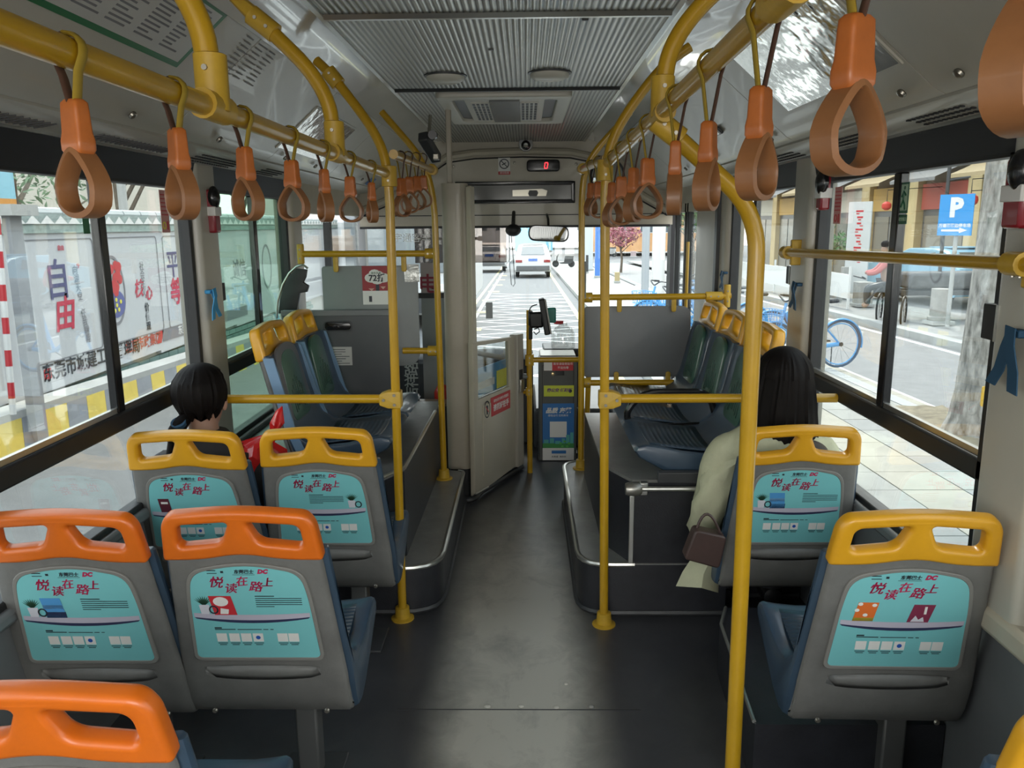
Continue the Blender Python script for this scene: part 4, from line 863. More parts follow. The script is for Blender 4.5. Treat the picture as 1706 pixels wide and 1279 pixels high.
MB().tube([Vector((.36, 4.80, fz))-o2, Vector((.36, 4.80, fz-.01))-o2], .0, 3)
MB().b2((.33-.022, 4.80-4.80+.0, -fz+.22), (.36, .02, -fz+.221))
e3, o3 = pole('cabin_rail', 'small curved yellow rail between half door and card post', [(.018, 4.80, aY(884, 652, 4.8).z), (-.055, 4.86, aY(872, 654, 4.85).z), (-.065, 4.88, 0)], rad=.05, r=.014, fl_=False, cat='handrail'); clamp(e3, (0, 0, 0), (0, 0, 1), .05, .022)
# card reader
o = empty('card_reader', label='black card reader head with a screen on top of the yellow post', cat='card reader'); o.location = aY(896, 545, 4.78)
RX_ = Matrix.Rotation(-.20, 3, 'Y'); p = lambda u, v, y=4.74: aY(u, v, y)-o.location
MB().box(p(907, 527, 4.72), (.035, .09, .215), Matrix.Rotation(-.17, 3, 'Y')).build('reader_screen', BLK, o, bevel=.008); MB().box(p(893, 532), (.085, .07, .095), Matrix.Rotation(-.05, 3, 'Y')).build('reader_body', BLKG, o, bevel=.012)
MB().box(p(884, 530), (.028, .05, .085)).build('reader_clamp', BLK, o, bevel=.006); MB().box(p(913, 527, 4.715), (.010, .085, .205), Matrix.Rotation(-.17, 3, 'Y')).build('screen_bezel', mat('bezel_grey', (.36, .34, .31), .4), o, bevel=.004)
MB().box(p(919, 525, 4.9), (.055, .02, .095)).build('green_plate', mat('teal_plate', (.02, .20, .16), .4), o, bevel=.010)
MB().tube([p(884, 545), p(884, 565)], .012, 10).build('reader_neck', BLK, o); MB().tube(fillet([p(895, 507), p(884, 510), p(880, 525), p(884, 538)], .03), .004, 6).build('cable', BLK, o)
MB().tube([p(890, 548), p(897, 546), p(899, 552), p(893, 557), p(889, 552)], .004, 6).build('cable_coil', BLK, o)
# jug, dashboard
o = empty('plastic_jug', label='transparent plastic jug with red cap behind the fare box', cat='jug'); pj = aY(938, 575, 5.35); o.location = (pj.x, 5.35, .70)
JG = glass('jug_plastic', (.86, .87, .86), .16)
sc_ = .95; MB().lathe([(0, 0), (.075, 0), (.080, .01), (.080, .10), (.06, .14), (.030, .16), (.026, .175), (0, .175)], n=20).build('jug_body', JG, o); MB().lathe([(0, .168), (.032, .168), (.032, .19), (0, .19)], (-.03, 0, .0), n=14).build('cap', RED, o)
o = empty('dashboard', label='black dashboard under the windscreen, left and centre', cat='dashboard')
MB().prism([(5.45, 0), (YF-.02, 0), (YF-.02, .40), (5.9, .62), (5.6, .66), (5.45, .60)], -1.25, .05, Matrix(((0, 0, 1, 0), (1, 0, 0, 0), (0, 1, 0, 0), (0, 0, 0, 1)))).build('dash_body', DKG, o, bevel=.02)
MB().prism([(5.35, 0), (YF-.16, 0), (YF-.16, .26), (5.7, .30), (5.35, .28)], .05, .60, Matrix(((0, 0, 1, 0), (1, 0, 0, 0), (0, 1, 0, 0), (0, 0, 0, 1)))).build('dash_shelf', DKG, o, bevel=.02)
MB().box((.255, 5.45, .69), (.28, .30, .03)).build('dash_tray', DKG, o, bevel=.01); MB().box((.255, 5.5, .45), (.22, .2, .46)).build('tray_stand', DKG, o, bevel=.01)
p = aY(866, 590, 5.2); MB().box(p, (.05, .04, .09)).build('control_knob', mat('dark_green_knob', (.02, .05, .03), .4), o, bevel=.012)
# ---- partition behind the driver, left
o = empty('driver_partition', label='dark grey panel with slot handle behind the left sideways seats', cat='partition panel'); yp = 4.07; a_, b_ = aY(468, 517, yp), aY(657, 517, yp)
MB().b2((a_.x, yp, .56), (b_.x, yp+.03, a_.z)).build('panel', DPAN, o, bevel=.008); MB().b2((a_.x, yp-.006, a_.z-.03), (b_.x, yp, a_.z)).build('top_edge', GPAN, o, bevel=.003)
MB().b2((b_.x-.022, yp-.004, .56), (b_.x, yp, a_.z-.03)).build('side_edge', LGP, o)
p = aY(563, 543, yp); link('slot_handle', plate_mesh(rrect(.135, .04, .02), [], .01, .003, 1), BLKG, o, M=FRX((p.x, yp-.004, p.z))); link('slot_rim', plate_mesh(rrect(.150, .052, .026), [rrect(.135, .04, .02)], .008, .002, 1), DKG, o, M=FRX((p.x, yp-.004, p.z)))
p = aY(565, 593, yp); s = MB().b2((p.x-.068, yp-.003, p.z-.048), (p.x+.068, yp, p.z+.048)).build('notice_sheet', mat('notice_grey', (.50, .49, .46), .5), o); q = MB()
for r in range(7): q.b2((p.x-.058+(.02 if r == 0 else 0), yp-.004, p.z+.036-.012*r-.003), (p.x+.055-(.02 if r == 0 else 0)-.02*(r % 3), yp-.003, p.z+.036-.012*r))
q.build('text_lines', INK, s, smooth=False)
# red poster with 72 on the left hanging panel
o = empty('discount_poster', label='red and white poster reading 72 on the upper grey panel', cat='poster'); yp2 = 4.125; a_, b_ = aY(604, 443, yp2), aY(653, 507, yp2); c_ = (a_+b_)/2; o.location = (c_.x, yp2, c_.z); W_, H_ = abs(b_.x-a_.x)+.01, a_.z-b_.z
MB().b2((-W_/2, 0, -H_/2), (W_/2, .002, H_/2)).build('sheet', WHT, o); MB().b2((-W_/2, -.001, -H_/2+.36*H_), (W_/2, 0, H_/2)).build('red_field', mat('deep_red_print', (.30, .012, .02), .45), o)
q = MB(); 
for x, z, r in ((0, .045, .042), (-.03, .038, .034), (.032, .038, .034), (-.012, .06, .03), (0, .03, .035)): q.ball((x, -.0012, z), (r, .0006, r*.72), 16, 6)
q.build('cloud_shape', WHT, o); text('72折', .043, INK, o, FRX((0, -.0024, .036)), 'lettering', bold=.0012); text('乘车优惠', .013, mat('dark_green_print', (.02, .12, .06), .5), o, FRX((-.004, -.0024, .062)), 'lettering')
q = MB(); q.b2((-.008, -.002, -.028), (.010, -.0012, .004)); q.b2((-.045, -.002, -.085), (-.030, -.0012, -.055)); q.build('phone_print', INK, o, smooth=False)
q = MB(); q.prism([(.016, -.006), (.044, -.006), (.030, -.020)], 0, .001, FRX((0, -.0012, 0))); q.prism([(-.046, -.016), (-.016, -.016), (-.03, -.028)], 0, .001, FRX((0, -.0012, 0))); q.build('hand_print', mat('skin_print', (.62, .38, .30), .5), o, smooth=False)
o = empty('clear_pocket', label='clear plastic pocket hanging on the light grey panel', cat='document pocket'); p = aY(686, 455, yp2); o.location = p; MB().b2((-.038, 0, -.045), (.038, .006, .045)).build('film', mat('cloudy_film', (.42, .42, .40), .15, metal=.3, bump=.6, bscale=12), o)
# things behind the partition: cabin side wall with pink poster, vertical sign, ledge, extinguisher
o = empty('cabin_side_panel', label='light grey cabin panel behind the left hanging panel', cat='partition panel'); MB().b2((-.62, 4.74, .35), (-.44, 4.76, 1.12)).build('panel', LGP, o); MB().b2((-.64, 4.735, 1.10), (-.44, 4.765, 1.13)).build('panel_cap', BLK, o)
o = empty('pink_poster', label='pale poster with a maroon character beside the left pole', cat='poster'); a_, b_ = aY(700, 438, 4.75), aY(735, 522, 4.75); MB().b2((a_.x, 4.75, b_.z), (b_.x, 4.753, a_.z)).build('sheet', mat('pale_pink', (.36, .30, .30), .5), o)
p = aY(713, 475, 4.745); text('电', .12, mat('maroon_print', (.22, .01, .03), .5), o, FRX((p.x, 4.748, p.z)), 'lettering', bold=.002); MB().prism([(-.07, -.05), (.05, -.05), (.05, .04), (.0, .03), (-.05, .0)], 0, .001, FRX((-.46+.0, 4.748, aY(715, 508, 4.75).z))).build('pink_shape', mat('pink_print', (.50, .25, .24), .5), o)
o = empty('vertical_sign', label='black upright sign with grey characters behind the left pole', cat='sign'); a_, b_ = aY(671, 560, 4.68), aY(699, 667, 4.68); MB().b2((a_.x, 4.68, b_.z), (b_.x, 4.69, a_.z)).build('board', INK, o)
for ch, v in (('吉', 655), ('祥', 634), ('路', 614), ('联', 592), ('网', 566)):
    p = aY(687, v, 4.675); text(ch, .088, mat('grey_letter', (.36, .38, .37), .5), o, FRX((p.x, 4.677, p.z)) @ RZ(PI/2), 'lettering', bold=.001)
o = empty('cabin_ledge', label='thin brown ledge low behind the left pole', cat='ledge'); a_ = aY(672, 668, 4.68); MB().b2((-.66, 4.58, a_.z-.012), (-.47, 4.72, a_.z+.004)).build('ledge_board', mat('brown_ledge', (.16, .11, .07), .5), o); MB().b2((-.64, 4.60, .0), (-.47, 4.72, a_.z-.005)).build('ledge_box', BLK, o, bevel=.01)
o = empty('tool_roll', label='dark brown strapped bundle under the ledge', cat='bundle'); MB().tube([(-.62, 4.56, a_.z-.045), (-.50, 4.56, a_.z-.04)], .028, 12).build('roll', mat('leather_brown', (.10, .055, .025), .5), o)
for x in (-.59, -.54): MB().tube([(x, 4.56, a_.z-.043), (x+.012, 4.56, a_.z-.043)], .031, 12).build('roll_strap', BLK, o)
o = empty('fire_extinguisher', label='red extinguisher low between the pole and the beige column', cat='extinguisher'); p = aY(744, 722, 4.75); o.location = (p.x-.02, 4.75, .35); MB().lathe([(0, 0), (.045, .0), (.05, .01), (.05, .18), (.03, .22), (.015, .23), (.015, .25), (0, .25)], n=16).build('cylinder', mat('extinguisher_red', (.45, .02, .01), .3), o); MB().box((0, -.02, .26), (.02, .06, .02)).build('valve', BLK, o)
o = empty('curved_screen', label='curved black fin rising at the left window by the grey partition', cat='side screen'); a_ = lambda u, v: aY(u, v, 4.2)
fin = [a_(465, 522), a_(467, 500), a_(474, 475), a_(484, 458), a_(494, 447), a_(512, 449), a_(510, 462), a_(506, 470), a_(515, 476), a_(512, 486), a_(500, 488), a_(497, 505), a_(494, 522)]
link('fin', plate_mesh([(q.x, q.z) for q in fin], [], .03, .004, 1), BLK, o, M=FRX((0, 4.20, 0)))
MB().tube([a_(461, 530), a_(463, 500), a_(471, 474), a_(482, 455), a_(494, 444), a_(505, 441), a_(513, 447)], .006, 8).build('fin_rim', ALU, o)
# ---- ceiling fittings
o = empty('ceiling_vent', (-.10, 4.53, 2.15), label='cream air vent with two grilles in the ribbed ceiling', cat='vent')
IV = mat('ivory_plastic', (.60, .575, .50), .4)
link('frame', plate_mesh(rrect(.66, 1.05, .05), [rrect(.52, .86, .05)], .035, .008, 2), IV, o, M=T(0, 0, -.012))
MB().b2((-.27, -.44, -.006), (.27, .44, .0)).build('vent_well', DKG, o)
link('centre_panel', plate_mesh(rrect(.40, .86, .02), [], .02, .004, 1), IV, o, M=T(0, 0, -.014))
MB().b2((-.075, -.40, -.032), (.075, .40, -.024)).build('centre_lamp', mat('grey_lens', (.15, .15, .15), .25), o)
for s in (-1, 1):
    g = MB().b2((s*.125-.045, -.33, -.029), (s*.125+.045, .33, -.024)).build('grille', IV, o); q = MB()
    for i in range(4):
        for j in range(7): q.box((s*.125-.033+.022*i, -.28+.093*j, -.030), (.013, .062, .003))
    tag(q.build('grille_openings', BLK, g, smooth=False), kind='stuff')
for (u, v, lb) in ((742, 126, 'left round cream lamp cover on the ribbed ceiling'), (916, 121, 'right round cream lamp cover on the ribbed ceiling')):
    p = aZ(u, v, 2.15); o = empty('ceiling_lamp', p, label=lb, cat='ceiling lamp', group='round ceiling lamp covers'); MB().lathe([(0, -.030), (.06, -.028), (.080, -.018), (.083, -.006), (.083, 0), (0, 0)], n=32).build('cover', IV, o, ang=60); MB().lathe([(.083, -.006), (.092, -.004), (.093, 0), (.083, 0)], n=32).build('rim', DKG, o)
for u, v in ((818, 82), (975, 32)): p = aZ(u, v, 2.149); MB().b2((p.x-.010, p.y-.005, p.z-.004), (p.x+.010, p.y+.005, p.z)).build('ceiling_clip', DKG, ce)
# ---- wall fittings
def hammer(label, u, v, x, s, hh=.13, w_=.055):
    p = aX(u, v, x); o = empty('emergency_hammer', p, label=label, cat='emergency hammer', group='red emergency hammers beside the windows')
    MB().b2((-.018, -w_/2, -hh/2), (.018, w_/2, hh/2)).build('holder', MAR, o, bevel=.008); MB().b2((-.022, -w_/2-.004, -.018), (.022, w_/2+.004, .018)).build('band', WHT, o, bevel=.003)
    MB().ball((-s*.012, -.012, hh*.32), (.024, .03, .045), 12, 8).build('hammer_head', BLKG, o); return o
hammer('red hammer holder with black head on the left pillar', 355, 352, XL+.045, -1, .17, .06)
hammer('red hammer holder with silver clip on the far right pillar', 1372, 322, XR-.045, 1, .12, .05)
hammer('large red and white hammer holder at the right edge', 1700, 322, XR-.055, 1, .15, .07)
for u, v, x, w_, h_, lb in ((367, 486, XL+.01, .05, .075, 'small black catch on the left window mullion'), (1318, 458, XR-.01, .05, .075, 'small black catch on the right far window pillar'), (1657, 536, XR-.02, .06, .085, 'large black catch on the near right window frame')):
    p = aX(u, v, x); o = empty('window_catch', p, label=lb, cat='catch'); MB().b2((-.014, -w_/2, -h_/2), (.014, w_/2, h_/2)).build('body', BLK, o, bevel=.004); MB().b2((-.018, -w_/2-.006, -h_/2), (-.010, -w_/2, h_/2)).build('lip', ALU, o)
def ribbon(u, v, x, s, col, lb, k=1.0):
    p = aX(u, v, x); o = empty('cloth_tie', p, label=lb, cat='cloth tie', group='blue cloth ties on the window pillars'); hw = .014*k
    def strip(pts, nm):
        rows = [[Vector((q[0]-s*.0, q[1]-hw, q[2])), Vector((q[0], q[1]+hw, q[2]+.004)), Vector((q[0]+.003, q[1]+hw, q[2]+.004)), Vector((q[0]+.003, q[1]-hw, q[2]))] for q in pts]; MB().loft(rows).build(nm, col, o)
    L = .055*k; strip([(-s*.005, .010*k, L*.8), (-s*.02, .004*k, L*1.0), (-s*.03, -.01*k, L*.5), (-s*.022, -.018*k, -L*.3), (-s*.02, -.02*k, -L)], 'tie_end'); strip([(-s*.008, .012*k, L*.9), (-s*.014, .02*k, L*.3), (-s*.012, .034*k, -L*.4), (-s*.02, .045*k, -L*.9)], 'tie_end')
    MB().b2((-.012, -.012*k, L*.7), (.012, .018*k, L*.95)).build('tie_knot', col, o, bevel=.004)
ribbon(349, 507, XL+.04, -1, mat('bright_blue_cloth', (.05, .32, .62), .6), 'bright blue cloth tie on the left pillar', 1.1)
TB = mat('dark_blue_cloth', (.012, .06, .12), .65); ribbon(1330, 493, XR-.045, 1, TB, 'dark blue cloth tie on the pillar under the wall rail'); ribbon(1208, 467, XR-.045, 1, TB, 'dark blue cloth tie on the farther right pillar', .9); ribbon(1694, 600, XR-.05, 1, TB, 'dark blue cloth tie at the right edge of the near pillar', 1.3)
# exit sign and stickers on the windows
o = empty('exit_sign', label='green emergency exit sticker with running figure on right window', cat='sign'); p = aX(1506, 338, XR-.001); o.matrix_world = frame(p, (0, -1, 0), (0, 0, 1)); GS = mat('exit_green', (.01, .10, .045), .45)
MB().b2((-.028, -.030, 0), (.028, .060, .001)).build('upper_panel', GS, o); MB().b2((-.028, -.062, 0), (.028, -.034, .001)).build('lower_panel', GS, o); LM = mat('pale_green_print', (.45, .60, .45), .5)
q = MB(); q.b2((-.022, -.022, .001), (.022, .054, .0013)); q.build('door_shape', LM, o); q = MB(); q.ball((.002, .044, .0016), (.006, .006, .0004), 8, 4)
for a_, b_ in (((0, .036), (-.002, .008)), ((-.002, .008), (-.014, -.012)), ((-.002, .008), (.008, -.004)), ((.008, -.004), (.012, -.020)), ((0, .032), (-.012, .018)), ((0, .032), (.014, .022))): q.tube([(a_[0], a_[1], .0016), (b_[0], b_[1], .0016)], .003, 6)
q.build('running_figure', GS, o); text('安全出口', .012, LM, o, T(0, -.048, .0013), 'lettering')
def sticker(u, v, x, w_, h_, m, lb, txt=None, flip=1):
    p = aX(u, v, x); o = empty('window_sticker', p, label=lb, cat='sticker', group='printed stickers on the side windows'); o.matrix_world = frame(p, (0, flip, 0), (0, 0, 1)); MB().b2((-w_/2, -h_/2, 0), (w_/2, h_/2, .0008)).build('sheet', m, o, smooth=False); return o
PK = mat('pink_sticker', (.62, .30, .27), .5)
o = sticker(274, 352, XL+.002, .065, .15, PK, 'pink printed sticker at the top of the left window', flip=1); q = MB()
for r in range(6): q.b2((-.027, .06-.014*r, .001), (.027, .06-.014*r-.004, .0013))
q.build('text_lines', RED, o, smooth=False); link('ring', plate_mesh([(.014*math.cos(a*PI/8), .014*math.sin(a*PI/8)) for a in range(16)], [[(.009*math.cos(a*PI/8), .009*math.sin(a*PI/8)) for a in range(16)]], .001), mat('yellow_sheet', (.75, .68, .08)), o, M=T(-.012, -.05, .0014)); MB().b2((.008, -.065, .001), (.022, -.035, .0014)).build('red_mark', RED, o)
o = sticker(1396, 342, XR-.002, .065, .13, PK, 'pink printed sticker on the right window near the far pillar', flip=-1); q = MB()
for r in range(6): q.b2((-.027, .05-.013*r, .001), (.027, .05-.013*r-.004, .0013))
q.build('text_lines', RED, o, smooth=False); link('ring', plate_mesh([(.014*math.cos(a*PI/8), .014*math.sin(a*PI/8)) for a in range(16)], [[(.009*math.cos(a*PI/8), .009*math.sin(a*PI/8)) for a in range(16)]], .001), RED, o, M=T(-.012, -.045, .0014)); MB().b2((.008, -.060, .001), (.022, -.030, .0014)).build('red_mark', RED, o)
sticker(143, 372, XL+.002, .035, .06, mat('dark_green_sticker', (.03, .16, .07), .5), 'small dark green sticker beside the left window mullion'); 
sticker(1650, 740, XR-.001, .02, .03, mat('faint_grey_mark', (.3, .3, .3), .5), 'small grey maker mark in the low corner of the right window')
# red plastic bag
random.seed(3); o = empty('plastic_bag', label='crumpled red plastic bag beside the ponytail woman', cat='bag'); p = aY(425, 745, 2.78); o.location = (p.x, 2.78, p.z-.07)
rows = []
for i, (z, r) in enumerate(((-.06, .01), (-.05, .07), (0, .10), (.05, .095), (.085, .06), (.11, .022), (.13, .014), (.16, .024), (.20, .012), (.215, .002))):
    rows.append([Vector((r*1.0*math.cos(2*PI*j/22)*(1+.22*math.sin(5*j+i*1.1))+(.012*i if i > 4 else 0), r*.8*math.sin(2*PI*j/22)*(1+.22*math.sin(3.7*j+i)), z+.008*math.sin(j*2.3))) for j in range(22)])
MB().loft(rows).build('bag_film', mat('red_film', (.62, .02, .02), .22, coat=.5, bump=.3, bscale=25), o, ang=25)
# ================================================================ PEOPLE
SKIN = mat('skin', (.42, .24, .17), .5); HAIR = mat('black_hair', (.006, .0045, .004), .6, spec=.12, var=.5, vscale=40, stretch=(6, 6, .6))
def skinned(name, pts, edges, rad, m, parent, sub=2):
    me = bpy.data.meshes.new(name); me.from_pydata([Vector(p) for p in pts], edges, []); o = bpy.data.objects.new(name, me); C.objects.link(o)
    sk = o.modifiers.new('skin', 'SKIN'); 
    for i, v in enumerate(me.skin_vertices[0].data if me.skin_vertices else []): pass
    bm = bmesh.new(); bm.from_mesh(me); ly = bm.verts.layers.skin.verify(); bm.verts.ensure_lookup_table()
    for i, v in enumerate(bm.verts):
        r = rad[i]; v[ly].radius = (r, r) if not isinstance(r, tuple) else r; v[ly].use_root = (i == 0)
    bm.to_mesh(me); bm.free(); sb = o.modifiers.new('sub', 'SUBSURF'); sb.levels = sub; sb.render_levels = sub
    dg = bpy.context.evaluated_depsgraph_get(); dg.update(); m2 = bpy.data.meshes.new_from_object(o.evaluated_get(dg)); bpy.data.objects.remove(o)
    m2.materials.clear(); m2.materials.append(m); m2.shade_smooth(); o = bpy.data.objects.new(name, m2); C.objects.link(o); o.parent = parent; return o
def person(label, loc, scale, headz, skirt, top_m, leg_m, headtilt=0., headx=0.):
    """seated figure; origin on the seat under the hips, facing +Y"""
    e = empty('person', loc, label=label, cat='person'); hz = headz
    def fuse(mb, name, m, vox):
        ob = bpy.data.objects.new('t', mb.mesh()); C.objects.link(ob); rm_ = ob.modifiers.new('r', 'REMESH'); rm_.mode = 'VOXEL'; rm_.voxel_size = vox
        sm_ = ob.modifiers.new('s', 'SMOOTH'); sm_.factor = .5; sm_.iterations = 4; dg = bpy.context.evaluated_depsgraph_get(); dg.update()
        me = bpy.data.meshes.new_from_object(ob.evaluated_get(dg)); bpy.data.objects.remove(ob); me.materials.clear(); me.materials.append(m); me.shade_smooth()
        o_ = bpy.data.objects.new(name, me); C.objects.link(o_); o_.parent = e; return o_
    bd = MB(); ov = lambda rows_: bd.loft([[Vector((cx_+a_*math.cos(2*PI*j/24), cyy+b_*math.sin(2*PI*j/24), z)) for j in range(24)] for (z, a_, b_, cyy, cx_) in rows_])
    ov([(.05, .14, .10, .02, 0), (.22, .125, .09, 0, 0), (hz-.33, .145, .09, -.012, 0), (hz-.26, .15, .075, -.015, 0), (hz-.22, .12, .06, -.012, 0), (hz-.19, .07, .055, -.008, 0), (hz-.15, .052, .052, 0, headx*.5), (hz-.06, .050, .054, .01, headx)])
    ov([(hz-.115, .025, .03, .06, headx), (hz-.10, .045, .06, .045, headx), (hz-.06, .062, .078, .032, headx), (hz, .074, .092, .03, headx), (hz+.05, .072, .092, .025, headx), (hz+.09, .05, .065, .02, headx), (hz+.105, .02, .03, .02, headx)])
    for s in (-1, 1):
        bd.tube(fillet([(s*.12, -.012, hz-.25), (s*.175, -.01, hz-.29), (s*.21, .05, hz-.50), (s*.152, .25, .15), (s*.14, .30, .14)], .05, 4), [.045]+[.048]*6+[.040]*5+[.030]*6+[.026], 14)
        bd.ball((s*.135, .335, .135), (.040, .048, .018), 14, 8)
        for dx, L_ in ((-.028, .050), (-.010, .062), (.009, .057), (.027, .044)): bd.tube([(s*.135+dx*.9, .355, .135), (s*.135+dx, .372+L_*.4, .130), (s*.135+dx*1.1, .372+L_, .112)], [.010, .0095, .008], 8)
        bd.tube([(s*.105, .315, .135), (s*.088, .345, .13), (s*.082, .375, .118)], [.012, .011, .009], 8)
        bd.tube(fillet([(s*.08, .05, .115), (s*.10, .265, .10), (s*.10, .24, -.35)], .05, 4), [.075]+[.058]*5+[.036], 14); bd.ball((s*.10, .29, -.375), (.030, .08, .022), 12, 8)
    fuse(bd, 'body', SKIN, .0065)
    # clothed torso, sleeves and trousers
    jr = [(.05, .165, .120, .02), (.12, .16, .125, .01), (.24, .165, .122, -.005), (hz-.29, .185, .118, -.012), (hz-.235, .192, .108, -.015), (hz-.195, .175, .095, -.015), (hz-.165, .125, .080, -.012), (hz-.142, .082, .072, -.006), (hz-.118, .066, .064, .0), (hz-.112, .056, .056, .0)]
    jm = MB().loft([[Vector((a_*math.cos(2*PI*j/28)*(1+.02*math.sin(j*1.9+i)), cyy+b_*math.sin(2*PI*j/28), z)) for j in range(28)] for i, (z, a_, b_, cyy) in enumerate(jr)])
    for s in (-1, 1): jm.tube(fillet([(s*.130, -.012, hz-.222), (s*.185, -.01, hz-.275), (s*.215, .05, hz-.50), (s*.152, .25, .15)], .05, 4), [.055]+[.066]*5+[.056]*5+[.042], 16)
    fuse(jm, 'jacket', top_m, .009)
    tm = MB(); tm.ball((0, .05, .115), (.165, .125, .085), 20, 10)
    for s in (-1, 1):
        tm.tube(fillet([(s*.09, .05, .11), (s*.10, .275, .10), (s*.10, .245, -.34)], .06, 5), [.085]+[.078]*6+[.056], 16)
        MB().loft([[Vector((s*.10+w_*math.cos(2*PI*j/14), y, -.375+h_*math.sin(2*PI*j/14))) for j in range(14)] for y, w_, h_ in ((.19, .02, .02), (.20, .036, .035), (.26, .042, .038), (.34, .045, .026), (.40, .034, .02), (.415, .012, .010))]).build('shoe', BLK, e)
    tm.build('trousers', leg_m, e, ang=60)
    # face details
    hc = Vector((headx, .03, hz)); f_ = MB(); f_.ball(hc+Vector((0, .095, -.035)), (.012, .018, .018), 10, 6); f_.build('nose', SKIN, e)
    for s in (-1, 1):
        MB().ball(hc+Vector((s*.030, .078, .0)), (.011, .007, .006), 8, 6).build('eye', INK, e); MB().ball(hc+Vector((s*.076, .005, -.02)), (.012, .018, .030), 10, 8).build('ear', SKIN, e)
    MB().ball(hc+Vector((0, .082, -.068)), (.022, .006, .006), 8, 6).build('mouth', mat('lips', (.35, .08, .07), .5), e)
    return e, hc
e, hc = person('woman with a black ponytail and dark jacket seen from behind', (-1.14, 2.77, .42), 1, .50, 0, mat('dark_jacket', (.022, .020, .020), .8, var=.3, vscale=12), mat('dark_trousers', (.02, .02, .025), .8), headx=-.03)
q = MB(); rows = []; NJ = 64
for i in range(18):
    a = PI*.02+(PI*.80)*i/17; rr_ = math.sin(a)**.85; z = math.cos(a); st = lambda j: 1+.022*math.sin(j*9.7+i*.15)*min(1, i/5)+.012*math.sin(j*4.3)
    rows.append([hc+Vector((.093*rr_*math.cos(2*PI*j/NJ)*st(j), (-.018 if i > 6 else -.008)+.108*rr_*math.sin(2*PI*j/NJ)*st(j)*(1 if math.sin(2*PI*j/NJ) < .2 or i < 6 else (.55 if i < 10 else .15)), .025+.102*z-(.012*math.sin(j*5.1) if i > 14 else 0))) for j in range(NJ)])
h_ = q.loft(rows).build('hair', HAIR, e)
MB().tube(fillet([hc+Vector((-.03, -.075, -.055)), hc+Vector((-.055, -.115, -.09)), hc+Vector((-.075, -.105, -.16)), hc+Vector((-.10, -.095, -.25))], .05), [.022]+[.026]*3+[.028]*5+[.02]*(len(fillet([hc+Vector((-.03, -.075, -.055)), hc+Vector((-.055, -.115, -.09)), hc+Vector((-.075, -.105, -.16)), hc+Vector((-.10, -.095, -.25))], .05))-9), 12).build('ponytail', HAIR, h_)
MB().lathe([(.016, 0), (.026, .0), (.026, .014), (.016, .014)], n=14).build('hair_tie', TB, h_, M=T(*(hc+Vector((-.045, -.105, -.075)))) @ RX(.6))
PALE = mat('pale_green_jacket', (.50, .50, .34), .75, var=.12, vscale=7, bump=.8, bscale=14)
e, hc = person('woman with long straight black hair and pale green jacket seen from behind', (.885, 2.79, .425), 1, .545, 0, PALE, mat('dark_trousers', (.02, .02, .025)), headx=.03)
rows = []; NJ = 84
for i in range(22):
    if i < 10: a = PI*.03+PI*.47*i/9; rx_, ry_, z = .098*math.sin(a), .108*math.sin(a), .02+.105*math.cos(a)
    else: k = (i-10)/11; rx_, ry_, z = .098+.055*k**.8, .108-.02*k, .02-.43*k
    st = lambda j: 1+(.020*math.sin(j*9.7+i*.12)+.014*math.sin(j*4.3+.2*i))*min(1, i/6)
    rows.append([hc+Vector((rx_*math.cos(2*PI*j/NJ)*st(j)-.01*max(0, i-10)/11, -.02-.045*max(0, i-10)/11+ry_*math.sin(2*PI*j/NJ)*st(j)*(1 if math.sin(2*PI*j/NJ) < .15 else (.9 if i < 7 else .35)), z-(.02*math.sin(j*3.1) if i > 18 else 0))) for j in range(NJ)])
MB().loft(rows).build('hair', HAIR, e)
# hanging jacket sleeve (worn loose over the near arm) and hem
rows = []
SL = [(-.09, .0, .34, .060, .060), (-.14, -.02, .29, .068, .062), (-.165, -.03, .25, .064, .06), (-.185, -.03, .20, .072, .058), (-.20, -.03, .15, .062, .056), (-.215, -.02, .10, .070, .056), (-.222, 0, .05, .058, .054), (-.225, .02, .0, .064, .052), (-.222, .03, -.05, .054, .050), (-.205, .04, -.10, .042, .040)]
for i, (x, y, z, a, b_) in enumerate(SL): rows.append([Vector((x+a*math.cos(2*PI*j/28)*(1+.10*math.sin(5*2*PI*j/28+i*1.9)), y+b_*math.sin(2*PI*j/28)*(1+.13*math.sin(4*2*PI*j/28+i*1.3)), z+.014*math.cos(3*2*PI*j/28+i*2.1))) for j in range(28)])
MB().loft(rows).build('sleeve', PALE, e, ang=60)
rows = []
for i, (x, y, z, w_) in enumerate(((-.19, -.02, -.02, .05), (-.20, -.03, -.09, .065), (-.225, -.04, -.15, .085), (-.235, -.05, -.195, .10))): rows.append([Vector((x-w_*(1 if i else .6)+.0, y+.02, z-.02*i*.4)), Vector((x-.02, y-.035-.01*(i % 2), z)), Vector((x+w_*.5, y-.01, z-.012*i)), Vector((x+w_*.6, y+.05, z-.014*i)), Vector((x, y+.045, z)), Vector((x-w_*.8, y+.04, z-.01*i))])
MB().loft(rows).build('jacket_hem', PALE, e, ang=60)
o = empty('handbag', label='dark brown leather handbag beside the pale green sleeve', cat='bag'); p = aY(1170, 903, 2.56); o.location = p
MB().prism(rpoly([(-.065, -.05), (.055, -.085), (.075, .03), (-.03, .055)], .015), -.03, .03, frame((0, 0, 0), (1, 0, 0), (0, 0, 1))).build('bag_body', mat('brown_leather', (.06, .035, .03), .45, var=.2), o, bevel=.006); MB().tube(arc((-.02, 0, .05), (.01, 0, .16), (.06, 0, .03)), .005, 6).build('bag_strap', MATS['brown_leather'], o)
MB().tube(arc(hc+Vector((.06, -.14, -.21)), hc+Vector((.12, -.13, -.22)), hc+Vector((.16, -.06, -.30))), .012, 8, flat=2.2).build('shoulder_strap', mat('brown_strap', (.035, .025, .02), .5), e)
